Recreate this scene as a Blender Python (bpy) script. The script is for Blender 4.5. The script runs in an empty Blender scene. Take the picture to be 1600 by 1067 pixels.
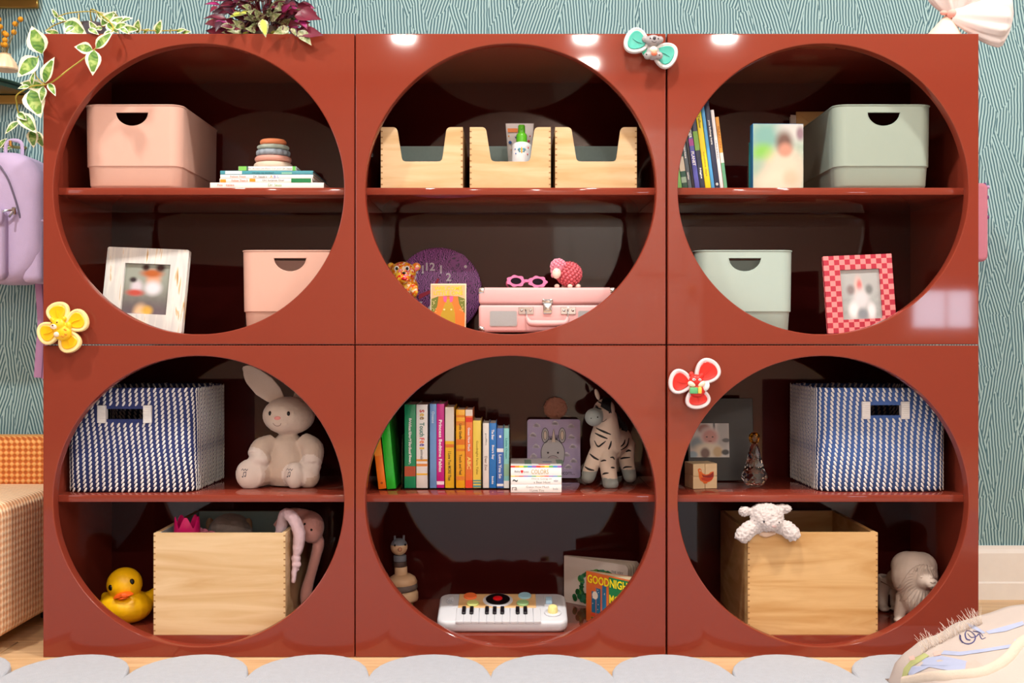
import bpy, bmesh, math, random
from mathutils import Vector, Matrix, Euler, noise
from mathutils.bvhtree import BVHTree
from mathutils.geometry import tessellate_polygon
random.seed(7)
SC = bpy.context.scene
COL = SC.collection
PI = math.pi

# ---------------------------------------------------------------- camera, light, exposure
CAMZ, CAMD, F = 0.658, 2.4, 1800.0
cam = bpy.data.cameras.new('camera'); cam.sensor_width = 36; cam.lens = F/1600*36; cam.clip_start = .01
cam_o = bpy.data.objects.new('camera', cam); COL.objects.link(cam_o)
cam_o.location = (0, -CAMD, CAMZ); cam_o.rotation_euler = (PI/2, 0, 0)
SC.camera = cam_o
w = bpy.data.worlds.new('sky'); SC.world = w; w.use_nodes = True
w.node_tree.nodes['Background'].inputs[0].default_value = (.72, .85, 1, 1)
w.node_tree.nodes['Background'].inputs[1].default_value = 16.0
SC.view_settings.view_transform = 'Standard'; SC.view_settings.look = 'None'
SC.view_settings.exposure = -0.06; SC.view_settings.gamma = 1.0
SC.view_settings.use_curve_mapping = False
CEIL = 2.42
def area(name, loc, rot, sx, sy, power, col, shape='RECTANGLE', spread=PI):
    l = bpy.data.lights.new(name, 'AREA'); l.shape = shape; l.size = sx; l.size_y = sy
    l.energy = power; l.color = col; l.spread = spread
    o = bpy.data.objects.new(name, l); COL.objects.link(o); o.location = loc; o.rotation_euler = rot
    return o
WARM, COOL = (1, .94, .87), (.88, .94, 1)
area('added_side_daylight', (-3.33, -2.3, 1.35), (PI/2, 0, -PI/2), 1.5, 1.3, 12, COOL)  # daylight from an unseen left side window, added as a light source
area('added_side_daylight', (3.33, -2.0, 1.35), (PI/2, 0, PI/2), 1.7, 1.3, 7, COOL)  # same on the right side, also unseen and added for light
DOWN = [(-1.35, -.75), (.15, -.75), (1.5, -.75), (-1.0, -2.7), (1.0, -2.7), (-.62, -4.2), (.42, -4.2), (1.22, -4.2), (.48, -4.83)]  # middle pair unseen, added further back to light things deep inside
POW = [30, 30, 30, 18, 18, 25, 25, 25, 22]
for (x, y), p in zip(DOWN, POW):
    area('downlight_lamp', (x, y, CEIL-.02), (0, 0, 0), .11, .11, p, WARM, 'DISK')

# ---------------------------------------------------------------- helpers
def lin(c):
    r = []
    for v in c:
        v = v/255.0
        r.append(v/12.92 if v <= .04045 else ((v+.055)/1.055)**2.4)
    return (*r, 1)
def S(Y): return (CAMD+Y)/F
class Fr:
    """pixel ruler at depth Y for a thing that stands on height zb with its base centre at column bx"""
    def __init__(s, Y, zb, bx, by=None):
        s.Y, s.S, s.bx = Y, S(Y), bx
        s.zb = zb if by is None else CAMZ-(by-533.5)*s.S
        s.by = 533.5+(CAMZ-s.zb)/s.S
        s.loc = Vector(((bx-800)*s.S, Y, s.zb))
    def x(s, px): return (px-s.bx)*s.S
    def z(s, py): return (s.by-py)*s.S
    def p(s, px, py, y=0): return Vector((s.x(px), y, s.z(py)))
def wp(px, py, Y): return Vector(((px-800)*S(Y), Y, CAMZ-(py-533.5)*S(Y)))

MATS = {}
def mat(name, col, rough=.5, var=.05, scale=30, bump=0, bscale=200, spec=.5, metal=0, trans=0, ior=1.45, sheen=0, coat=0, stretch=None, sss=0):
    if name in MATS: return MATS[name]
    m = bpy.data.materials.new(name); m.use_nodes = True; MATS[name] = m
    nt = m.node_tree; N = nt.nodes; L = nt.links; b = N['Principled BSDF']
    c = lin(col)
    b.inputs['Base Color'].default_value = c; b.inputs['Roughness'].default_value = rough
    b.inputs['Specular IOR Level'].default_value = spec; b.inputs['Metallic'].default_value = metal
    b.inputs['Transmission Weight'].default_value = trans; b.inputs['IOR'].default_value = ior
    b.inputs['Sheen Weight'].default_value = sheen; b.inputs['Coat Weight'].default_value = coat
    b.inputs['Coat Roughness'].default_value = .03
    if sss: b.inputs['Subsurface Weight'].default_value = sss; b.inputs['Subsurface Radius'].default_value = (.004, .003, .002)
    if var or bump:
        tc = N.new('ShaderNodeTexCoord')
    if var:
        n = N.new('ShaderNodeTexNoise'); n.inputs['Scale'].default_value = scale; n.inputs['Detail'].default_value = 4
        if stretch:
            mp = N.new('ShaderNodeMapping'); mp.inputs['Scale'].default_value = stretch
            L.new(tc.outputs['Object'], mp.inputs[0]); L.new(mp.outputs[0], n.inputs['Vector'])
        else: L.new(tc.outputs['Object'], n.inputs['Vector'])
        mx = N.new('ShaderNodeMix'); mx.data_type = 'RGBA'
        mx.inputs[6].default_value = (*[v*(1-var) for v in c[:3]], 1); mx.inputs[7].default_value = (*[min(1, v*(1+var)) for v in c[:3]], 1)
        L.new(n.outputs[0], mx.inputs[0]); L.new(mx.outputs[2], b.inputs['Base Color'])
    if bump:
        n2 = N.new('ShaderNodeTexNoise'); n2.inputs['Scale'].default_value = bscale; n2.inputs['Detail'].default_value = 3
        L.new(tc.outputs['Object'], n2.inputs['Vector'])
        bp = N.new('ShaderNodeBump'); bp.inputs['Strength'].default_value = bump; bp.inputs['Distance'].default_value = .002
        L.new(n2.outputs[0], bp.inputs['Height']); L.new(bp.outputs[0], b.inputs['Normal'])
    return m
def mat_wood(name, col, dark, scale=6, stretch=(1, 1, 14), rough=.45, dist=2.0):
    if name in MATS: return MATS[name]
    m = mat(name, col, rough, 0); nt = m.node_tree; N = nt.nodes; L = nt.links; b = N['Principled BSDF']
    tc = N.new('ShaderNodeTexCoord'); mp = N.new('ShaderNodeMapping'); mp.inputs['Scale'].default_value = stretch
    oi = N.new('ShaderNodeObjectInfo'); ad = N.new('ShaderNodeVectorMath'); ad.operation = 'ADD'
    ml = N.new('ShaderNodeMath'); ml.operation = 'MULTIPLY'; ml.inputs[1].default_value = 7
    L.new(oi.outputs['Random'], ml.inputs[0]); L.new(tc.outputs['Object'], ad.inputs[0]); L.new(ml.outputs[0], ad.inputs[1])
    L.new(ad.outputs[0], mp.inputs[0])
    n = N.new('ShaderNodeTexNoise'); n.inputs['Scale'].default_value = scale; n.inputs['Detail'].default_value = 6; n.inputs['Distortion'].default_value = dist
    L.new(mp.outputs[0], n.inputs['Vector'])
    cr = N.new('ShaderNodeValToRGB'); e = cr.color_ramp.elements
    e[0].position = .3; e[0].color = lin(dark); e[1].position = .62; e[1].color = lin(col)
    L.new(n.outputs[0], cr.inputs[0]); L.new(cr.outputs[0], b.inputs['Base Color'])
    return m
def ramp_mat(name, kind, scale, stops, rough=.5, stretch=(1, 1, 1), bump=0, detail=3, interp='LINEAR', dist=0):
    """material from one noise / voronoi / wave texture through a colour ramp"""
    if name in MATS: return MATS[name]
    m = mat(name, stops[0][1], rough, 0); nt = m.node_tree; N = nt.nodes; L = nt.links; b = N['Principled BSDF']
    tc = N.new('ShaderNodeTexCoord'); mp = N.new('ShaderNodeMapping'); mp.inputs['Scale'].default_value = stretch
    L.new(tc.outputs['Object'], mp.inputs[0])
    if kind == 'noise':
        n = N.new('ShaderNodeTexNoise'); n.inputs['Scale'].default_value = scale; n.inputs['Detail'].default_value = detail; n.inputs['Distortion'].default_value = dist; out = n.outputs[0]
    elif kind == 'voronoi':
        n = N.new('ShaderNodeTexVoronoi'); n.inputs['Scale'].default_value = scale
        sp = N.new('ShaderNodeSeparateColor'); L.new(n.outputs['Color'], sp.inputs[0]); out = sp.outputs[0]
    elif kind == 'checker':
        n = N.new('ShaderNodeTexChecker'); n.inputs['Scale'].default_value = scale; out = n.outputs['Fac']
    else:
        n = N.new('ShaderNodeTexWave'); n.inputs['Scale'].default_value = scale; n.inputs['Distortion'].default_value = dist; n.inputs['Detail'].default_value = detail; out = n.outputs[1]
    L.new(mp.outputs[0], n.inputs['Vector'])
    cr = N.new('ShaderNodeValToRGB'); cr.color_ramp.interpolation = interp
    while len(cr.color_ramp.elements) < len(stops): cr.color_ramp.elements.new(.5)
    for e, (p, c) in zip(cr.color_ramp.elements, stops): e.position = p; e.color = lin(c)
    L.new(out, cr.inputs[0]); L.new(cr.outputs[0], b.inputs['Base Color'])
    if bump:
        bp = N.new('ShaderNodeBump'); bp.inputs['Strength'].default_value = bump; bp.inputs['Distance'].default_value = .003
        L.new(out, bp.inputs['Height']); L.new(bp.outputs[0], b.inputs['Normal'])
    return m

class MB:
    """collects shapes into ONE mesh"""
    def __init__(s, T=None): s.bm = bmesh.new(); s.T = T or Matrix.Identity(4)
    def raw(s, vs, fs, mi=0, smooth=False, T=None):
        M = s.T @ T if T is not None else s.T
        v = [s.bm.verts.new(M @ Vector(p)) for p in vs]
        for f in fs:
            try: q = s.bm.faces.new([v[i] for i in f])
            except ValueError: continue
            q.material_index = mi; q.smooth = smooth
        return s
    def box(s, x0, x1, y0, y1, z0, z1, mi=0, T=None):
        return s.raw([(x0,y0,z0),(x1,y0,z0),(x1,y1,z0),(x0,y1,z0),(x0,y0,z1),(x1,y0,z1),(x1,y1,z1),(x0,y1,z1)],
              [(0,3,2,1),(4,5,6,7),(0,1,5,4),(1,2,6,5),(2,3,7,6),(3,0,4,7)], mi, False, T)
    def rbox(s, x0, x1, y0, y1, z0, z1, r=.002, seg=2, mi=0, T=None, smooth=True):
        b = bmesh.new(); bmesh.ops.create_cube(b, size=1)
        for v in b.verts: v.co = Vector(((x0+x1)/2+v.co.x*(x1-x0), (y0+y1)/2+v.co.y*(y1-y0), (z0+z1)/2+v.co.z*(z1-z0)))
        r = min(r, .49*min(x1-x0, y1-y0, z1-z0))
        bmesh.ops.bevel(b, geom=b.edges[:], offset=r, segments=seg, profile=.5, affect='EDGES')
        b.verts.index_update()
        s.raw([v.co.copy() for v in b.verts], [[v.index for v in f.verts] for f in b.faces], mi, smooth, T); b.free(); return s
    def ell(s, c, r, rot=None, seg=20, ring=12, mi=0, T=None):
        if not hasattr(r, '__len__'): r = (r, r, r)
        M = Matrix.Translation(Vector(c)) @ ((Euler(rot).to_matrix().to_4x4()) if rot else Matrix.Identity(4))
        vs = [M @ Vector((0, 0, -r[2]))]
        for j in range(1, ring):
            a = -PI/2+PI*j/ring
            for i in range(seg):
                t = 2*PI*i/seg; vs.append(M @ Vector((r[0]*math.cos(a)*math.cos(t), r[1]*math.cos(a)*math.sin(t), r[2]*math.sin(a))))
        vs.append(M @ Vector((0, 0, r[2]))); n = len(vs)-1
        fs = [(0, 1+(i+1) % seg, 1+i) for i in range(seg)]
        for j in range(ring-2):
            for i in range(seg):
                a = 1+j*seg; fs.append((a+i, a+(i+1) % seg, a+seg+(i+1) % seg, a+seg+i))
        a = 1+(ring-2)*seg; fs += [(a+i, a+(i+1) % seg, n) for i in range(seg)]
        return s.raw(vs, fs, mi, True, T)
    def lathe(s, prof, c=(0, 0, 0), seg=28, mi=0, T=None, sq=1.0, lobes=0, amp=0, smooth=True):
        vs, fs = [], []; c = Vector(c)
        for r, z in prof:
            for i in range(seg):
                t = 2*PI*i/seg; k = r*(1+amp*math.cos(lobes*t)) if lobes else r
                vs.append(c+Vector((k*math.cos(t), k*sq*math.sin(t), z)))
        n = len(prof)
        for j in range(n-1):
            for i in range(seg):
                a = j*seg; fs.append((a+i, a+(i+1) % seg, a+seg+(i+1) % seg, a+seg+i))
        fs.append(list(range(seg))[::-1]); fs.append([(n-1)*seg+i for i in range(seg)])
        return s.raw(vs, fs, mi, smooth, T)
    def tube(s, pts, rad, seg=8, mi=0, sub=4, T=None, flat=1.0, closed=False):
        pts = [Vector(p) for p in pts]
        if not hasattr(rad, '__len__'): rad = [rad]*len(pts)
        if sub > 1 and len(pts) > 2: pts, rad = catmull(pts, rad, sub)
        vs, fs = [], []; up = None; n = len(pts)
        for k in range(n):
            t = (pts[min(k+1, n-1)]-pts[max(k-1, 0)])
            if t.length < 1e-9: t = Vector((0, 0, 1))
            t.normalize()
            if up is None: up = Vector((0, -1, 0)) if abs(t.y) < .9 else Vector((1, 0, 0))
            a = t.cross(up)
            if a.length < 1e-6: a = t.cross(Vector((1, 0, 0)))
            a.normalize(); up = a.cross(t).normalized()
            for i in range(seg):
                th = 2*PI*i/seg; vs.append(pts[k]+a*rad[k]*math.cos(th)+up*rad[k]*flat*math.sin(th))
        for k in range(n-1):
            for i in range(seg):
                fs.append((k*seg+i, k*seg+(i+1) % seg, (k+1)*seg+(i+1) % seg, (k+1)*seg+i))
        fs.append(list(range(seg))[::-1]); fs.append([(n-1)*seg+i for i in range(seg)])
        return s.raw(vs, fs, mi, True, T)
    def prism(s, outer, y0, y1, holes=(), mi=0, T=None, smooth=False, ax='y'):
        """outline in x,z pushed through along y (or an outline in x,y along z)"""
        loops = [list(outer)]+[list(h) for h in holes]
        flat = [p for l in loops for p in l]
        tris = tessellate_polygon([[Vector((p[0], p[1], 0)) for p in l] for l in loops])
        mk = (lambda p, t: (p[0], t, p[1])) if ax == 'y' else (lambda p, t: (p[0], p[1], t))
        n = len(flat); vs = [mk(p, y0) for p in flat]+[mk(p, y1) for p in flat]
        fs = [tuple(t) for t in tris]+[tuple(i+n for i in t[::-1]) for t in tris]
        k = 0
        for l in loops:
            m = len(l)
            for i in range(m): fs.append((k+i, k+(i+1) % m, n+k+(i+1) % m, n+k+i))
            k += m
        s.raw(vs, fs, mi, smooth, T); bmesh.ops.recalc_face_normals(s.bm, faces=s.bm.faces[:]); return s
    def loft(s, loops, mi=0, cap0=True, cap1=True, smooth=True, T=None):
        n = len(loops[0]); vs = [p for l in loops for p in l]; fs = []
        for j in range(len(loops)-1):
            for i in range(n): fs.append((j*n+i, j*n+(i+1) % n, (j+1)*n+(i+1) % n, (j+1)*n+i))
        if cap0: fs.append(list(range(n))[::-1])
        if cap1: fs.append([(len(loops)-1)*n+i for i in range(n)])
        return s.raw(vs, fs, mi, smooth, T)
    def mesh(s, name='m'):
        me = bpy.data.meshes.new(name); s.bm.to_mesh(me); s.bm.free(); return me
    def build(s, name, mats, parent=None, angle=40, **kw):
        bmesh.ops.recalc_face_normals(s.bm, faces=s.bm.faces[:])
        return link(name, s.mesh(name), mats, parent, angle, **kw)

def catmull(pts, rad, sub):
    P = [pts[0]*2-pts[1]]+pts+[pts[-1]*2-pts[-2]]; R = [rad[0]]+list(rad)+[rad[-1]]; o, r = [], []
    for i in range(1, len(P)-2):
        for k in range(sub):
            t = k/sub; a, b, c, d = P[i-1:i+3]
            o.append(.5*((2*b)+(c-a)*t+(2*a-5*b+4*c-d)*t*t+(3*b-a-3*c+d)*t**3)); r.append(R[i]*(1-t)+R[i+1]*t)
    o.append(pts[-1]); r.append(rad[-1]); return o, r
def link(name, me, mats, parent=None, angle=40, label=None, kind=None):
    o = bpy.data.objects.new(name, me); COL.objects.link(o)
    for m in (mats if isinstance(mats, (list, tuple)) else [mats]): me.materials.append(m)
    if parent is not None: o.parent = parent
    if label: o['label'] = label
    if kind: o['kind'] = kind
    sharp = math.radians(angle)
    b = bmesh.new(); b.from_mesh(me)
    for e in b.edges:
        if len(e.link_faces) == 2 and e.calc_face_angle(0) > sharp: e.smooth = False
    b.to_mesh(me); b.free()
    return o
def thing(name, label, cat, loc, rot=(0, 0, 0), group=None):
    o = bpy.data.objects.new(name, None); COL.objects.link(o); o.empty_display_size = .02
    o.location = loc; o.rotation_euler = rot
    return tag(o, label, cat, group)
def tag(o, label, cat, group=None):
    o['label'] = label; o['category'] = cat
    if group: o['group'] = group
    return o
def struct(name, b, m, parent=None):
    o = b.build(name, m, parent)
    if parent is None: o['kind'] = 'structure'
    return o
def rrect(w, d, r, n=6, cx=0, cy=0):
    r = min(r, w/2-1e-4, d/2-1e-4); o = []
    for (sx, sy, a0) in ((1, 1, 0), (-1, 1, PI/2), (-1, -1, PI), (1, -1, 1.5*PI)):
        for k in range(n+1):
            a = a0+PI/2*k/n; o.append((cx+sx*(w/2-r)+r*math.cos(a), cy+sy*(d/2-r)+r*math.sin(a)))
    return o
def circ(cx, cz, r, n=48, rz=None):
    rz = rz or r
    return [(cx+r*math.cos(2*PI*i/n), cz+rz*math.sin(2*PI*i/n)) for i in range(n)]
def evaluated(me, setup):
    t = bpy.data.objects.new('t', me); COL.objects.link(t); setup(t)
    dg = bpy.context.evaluated_depsgraph_get()
    r = bpy.data.meshes.new_from_object(t.evaluated_get(dg))
    bpy.data.objects.remove(t); return r
def cut(me, cutter):
    c = bpy.data.objects.new('c', cutter); COL.objects.link(c); c.hide_render = True
    def f(t):
        m = t.modifiers.new('b', 'BOOLEAN'); m.object = c; m.operation = 'DIFFERENCE'; m.solver = 'EXACT'
    r = evaluated(me, f); bpy.data.objects.remove(c); return r
def fuse(mb, voxel, it=8, fac=.5):
    me = mb.mesh()
    def f(t):
        m = t.modifiers.new('r', 'REMESH'); m.mode = 'VOXEL'; m.voxel_size = voxel; m.use_smooth_shade = True
        m = t.modifiers.new('s', 'SMOOTH'); m.iterations = it; m.factor = fac
    r = evaluated(me, f); r.materials.clear()
    for p in r.polygons: p.use_smooth = True
    return r
def bvh_of(me): return BVHTree.FromPolygons([v.co.copy() for v in me.vertices], [tuple(p.vertices) for p in me.polygons])
def on(bvh, x, z, y0=-1, off=0, d=(0, 1, 0)):
    h = bvh.ray_cast(Vector((x, y0, z)), Vector(d))
    return h[0]-Vector(d)*off if h[0] is not None else None
def drape(mb, bvh, pts, r, off=0, mi=0, flat=.6, n=5, taper=False):
    P, _ = catmull([Vector((p[0], 0, p[1])) for p in pts], [1]*len(pts), n) if len(pts) > 2 else ([Vector((pts[0][0], 0, pts[0][1])).lerp(Vector((pts[1][0], 0, pts[1][1])), k/6) for k in range(7)], 0)
    q = [on(bvh, p.x, p.z, off=off) for p in P]; q = [p for p in q if p is not None]
    if len(q) > 1:
        rr = [r*(.35+.65*math.sin(PI*(k+.5)/len(q))) for k in range(len(q))] if taper else r
        mb.tube(q, rr, 6, mi, 1, flat=flat)
FONTS = {}
def text_mesh(s, bold=False):
    c = bpy.data.curves.new('t', 'FONT'); c.body = s; c.size = 1; c.resolution_u = 2; c.extrude = 0
    if bold: c.offset = .025
    o = bpy.data.objects.new('t', c); COL.objects.link(o)
    me = bpy.data.meshes.new_from_object(o.evaluated_get(bpy.context.evaluated_depsgraph_get()))
    bpy.data.objects.remove(o); bpy.data.curves.remove(c); return me
def put_text(mb, s, cx, cz, w, h, y, ang=0, mi=0, bold=False, T=None, fit=True):
    """flat lettering facing -y, centred on cx, cz, filling w x h before it is turned by ang in the plane"""
    me = text_mesh(s, bold)
    if not me.vertices: return
    xs = [v.co.x for v in me.vertices]; ys = [v.co.y for v in me.vertices]
    W, H = max(xs)-min(xs), max(ys)-min(ys); ox, oy = (max(xs)+min(xs))/2, (max(ys)+min(ys))/2
    sx, sy = w/max(W, 1e-6), h/max(H, 1e-6)
    if not fit: sx = sy = min(sx, sy)
    ca, sa = math.cos(ang), math.sin(ang); vs = []
    for v in me.vertices:
        a, b = (v.co.x-ox)*sx, (v.co.y-oy)*sy; vs.append((cx+a*ca-b*sa, y, cz+a*sa+b*ca))
    mb.raw(vs, [tuple(p.vertices) for p in me.polygons], mi, False, T); bpy.data.meshes.remove(me)
def plate(mb, pts, y, mi=0, t=.0006, T=None):
    """thin printed shape standing proud of a face that looks to -y"""
    return mb.prism(pts, y-t, y, mi=mi, T=T)
def place(o, loc, rot): o.location = loc; o.rotation_euler = rot; return o

WHITE = mat('white_paint', (236, 234, 230), .6)
BLACK = mat('black_thread', (18, 16, 18), .5, 0)
CHROME = mat('bright_metal', (205, 205, 208), .18, .02, metal=1)
GOLD = mat('brushed_brass', (205, 165, 90), .3, .06, 60, metal=1)
PAPER = mat('page_paper', (232, 226, 214), .8, .05, 200)

# ---------------------------------------------------------------- room shell
WALLY = .55
def mat_wallpaper():
    m = mat('wavy_line_wallpaper', (150, 185, 190), .75, 0); nt = m.node_tree; N = nt.nodes; L = nt.links; b = N['Principled BSDF']
    tc = N.new('ShaderNodeTexCoord')
    wn = N.new('ShaderNodeTexNoise'); wn.inputs['Scale'].default_value = 9; wn.inputs['Detail'].default_value = 3
    L.new(tc.outputs['Object'], wn.inputs['Vector'])
    a1 = N.new('ShaderNodeVectorMath'); a1.operation = 'SUBTRACT'; a1.inputs[1].default_value = (.5, .5, .5); L.new(wn.outputs['Color'], a1.inputs[0])
    a2 = N.new('ShaderNodeVectorMath'); a2.operation = 'SCALE'; a2.inputs['Scale'].default_value = .09; L.new(a1.outputs[0], a2.inputs[0])
    a3 = N.new('ShaderNodeVectorMath'); a3.operation = 'ADD'; L.new(tc.outputs['Object'], a3.inputs[0]); L.new(a2.outputs[0], a3.inputs[1])
    mp = N.new('ShaderNodeMapping'); mp.inputs['Scale'].default_value = (15, 0, 6); L.new(a3.outputs[0], mp.inputs[0])
    vo = N.new('ShaderNodeTexVoronoi'); vo.inputs['Scale'].default_value = 1.0; L.new(mp.outputs[0], vo.inputs['Vector'])
    sc = N.new('ShaderNodeSeparateColor'); L.new(vo.outputs['Color'], sc.inputs[0])
    def M(op, a, bb=None):
        n = N.new('ShaderNodeMath'); n.operation = op
        for i, v in enumerate((a, bb)):
            if v is None: continue
            if isinstance(v, (int, float)): n.inputs[i].default_value = v
            else: L.new(v, n.inputs[i])
        return n.outputs[0]
    ang = M('MULTIPLY', M('SUBTRACT', sc.outputs[0], .5), .62)
    sx = N.new('ShaderNodeSeparateXYZ')
    w2 = N.new('ShaderNodeTexNoise'); w2.inputs['Scale'].default_value = 24; L.new(tc.outputs['Object'], w2.inputs['Vector'])
    L.new(tc.outputs['Object'], sx.inputs[0])
    u = M('ADD', M('MULTIPLY', sx.outputs[0], M('COSINE', ang)), M('MULTIPLY', sx.outputs[2], M('SINE', ang)))
    u = M('ADD', u, M('MULTIPLY', w2.outputs[0], .006))
    u = M('ADD', u, M('MULTIPLY', sc.outputs[1], .01))
    s = M('SINE', M('MULTIPLY', u, 2*PI/.0076))
    cr = N.new('ShaderNodeValToRGB'); e = cr.color_ramp.elements
    e[0].position = .28; e[0].color = lin((68, 108, 120)); e[1].position = .62; e[1].color = lin((164, 197, 200))
    L.new(M('ADD', M('MULTIPLY', s, .5), .5), cr.inputs[0]); L.new(cr.outputs[0], b.inputs['Base Color'])
    bp = N.new('ShaderNodeBump'); bp.inputs['Strength'].default_value = .25; bp.inputs['Distance'].default_value = .001
    L.new(s, bp.inputs['Height']); L.new(bp.outputs[0], b.inputs['Normal'])
    return m
WALLP = mat_wallpaper()
struct('wall_back', MB().box(-3.46, 3.46, WALLY, WALLY+.08, 0, CEIL), WALLP)
PLAS = mat('pale_wall_paint', (192, 168, 156), .7, .03, 3)
RY = -5.2
def wall_holes(x0, x1, z0, z1, holes): return [(x0, z0), (x1, z0), (x1, z1), (x0, z1)], holes
struct('wall_rear', MB().prism(*[[(-3.46, 0), (3.46, 0), (3.46, CEIL), (-3.46, CEIL)]], RY-.08, RY, holes=[[(2.64, .75), (3.06, .75), (3.06, 1.55), (2.64, 1.55)]]), PLAS)
R90 = Matrix.Rotation(PI/2, 4, 'Z')
struct('wall_left', MB().box(-3.46, -3.4, RY, WALLY, 0, CEIL), PLAS)
struct('wall_right', MB().box(3.4, 3.46, RY, WALLY, 0, CEIL), PLAS)
struct('ceiling', MB().box(-3.46, 3.46, RY-.08, WALLY+.08, CEIL, CEIL+.06), WHITE)
struct('floor', MB().box(-3.46, 3.46, RY-.08, WALLY+.08, -.06, -.006), mat('floor_joint', (120, 88, 58), .8))
fl = bpy.data.objects['floor']
OAK = mat_wood('pale_oak_boards', (226, 190, 146), (205, 164, 118), 3, (1.2, 14, 1), .4, 1.2)
pm = None; k = 0
y = WALLY-.001; row = 0
while y > -2.3:
    xx = -3.39+(.37*row) % 1.2-1.2
    while xx < 3.39:
        a, b_ = max(xx, -3.39), min(xx+1.197, 3.39)
        if b_-a > .05: MB().rbox(a, b_, y-.1385, y, -.012, 0, .0012, 1).build('floor_board', OAK, fl)
        xx += 1.2
    y -= .14; row += 1
MB().box(-3.39, 3.39, RY, y, -.012, 0).build('floor_board', OAK, fl)
b = MB(); b.prism([(0, 0), (.016, 0), (.016, .042), (.013, .046), (.013, .118), (.008, .128), (.006, .136), (0, .136)], -3.4, 3.4, T=Matrix(((0, 1, 0, 0), (-1, 0, 0, WALLY), (0, 0, 1, 0), (0, 0, 0, 1))))
struct('baseboard_back', b, WHITE)
# window in the rear wall, with its roman shade; unseen side wall windows are added for daylight
b = MB(); b.prism([(2.58, .69), (3.12, .69), (3.12, 1.61), (2.58, 1.61)], RY, RY+.02, holes=[[(2.64, .75), (3.06, .75), (3.06, 1.55), (2.64, 1.55)]])
b.box(2.56, 3.14, RY, RY+.05, .67, .695)
win = struct('window_1', b, WHITE)
MB().box(2.875, 2.885, RY-.05, RY-.03, .75, 1.55).build('glazing_bar', WHITE, win)
sh = MB()
for i in range(5): sh.rbox(2.61, 3.09, RY+.022, RY+.05+.01*(i % 2), .99+i*.13, 1.125+i*.13, .012, 2)
o = sh.build('roman_shade', mat('mauve_linen', (196, 160, 168), .9, .1, 90)); tag(o, 'pleated mauve linen roman shade on the rear wall window', 'shade')
for nm, xw, yc, wd, sgn in (('added_window_2', -3.4, -2.3, 1.5, 1), ('added_window_3', 3.4, -2.0, 1.7, -1)):
    b = MB()
    for (a0, a1, z0, z1) in ((-wd/2-.07, wd/2+.07, .62, .7), (-wd/2-.07, wd/2+.07, 2.0, 2.08), (-wd/2-.07, -wd/2, .7, 2.0), (wd/2, wd/2+.07, .7, 2.0), (-.02, .02, .7, 2.0)):
        b.box(min(xw, xw+sgn*.06), max(xw, xw+sgn*.06), yc+a0, yc+a1, z0, z1)
    struct(nm, b, WHITE)
# pale door in the rear wall, seen only as a reflection
b = MB()
for (x0, x1, z0, z1) in ((.3, 1.25, 0, 2.05),): b.prism([(x0, z0), (x1, z0), (x1, z1), (x0, z1)], RY, RY+.03)
for (x0, x1, z0, z1) in ((.42, .74, .2, .95), (.81, 1.13, .2, .95), (.42, .74, 1.1, 1.9), (.81, 1.13, 1.1, 1.9)): b.rbox(x0, x1, RY+.028, RY+.045, z0, z1, .012, 1)
door = struct('door_1', b, WHITE)
MB().ell((1.18, RY+.07, 1.0), .028).build('door_knob', GOLD, door)
DL = mat('lamp_diffuser', (255, 244, 228), .5, 0)
DL.node_tree.nodes['Principled BSDF'].inputs['Emission Color'].default_value = (1, .92, .82, 1)
DL.node_tree.nodes['Principled BSDF'].inputs['Emission Strength'].default_value = 9
for i, (x, y) in enumerate(DOWN):
    t = thing('downlight', 'round recessed ceiling downlight', 'downlight', (x, y, CEIL-.0005), group='recessed ceiling downlights')
    MB().lathe([(.055, -.012), (.072, -.012), (.078, 0), (.055, 0)], seg=36).build('trim_ring', WHITE, t)
    MB().lathe([(.0, -.006), (.055, -.006), (.055, -.001), (0, -.001)], seg=36).build('diffuser', DL, t)

# ---------------------------------------------------------------- the six cabinets
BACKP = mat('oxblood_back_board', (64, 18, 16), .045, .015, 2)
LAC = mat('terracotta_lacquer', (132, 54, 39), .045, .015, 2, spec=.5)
XS = [(-.9773, -.3283), (-.3263, .3205), (.3240, .9727)]
R1 = (.6516, 1.2995); R2 = (0, .6498)
HR = .3027
TB, TT = .022, .022     # bottom and top boards
D0, D1, D2 = .026, .365, .378
SH1, SH2, FL1, FL2 = .982, .335, .6736, .039

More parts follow.
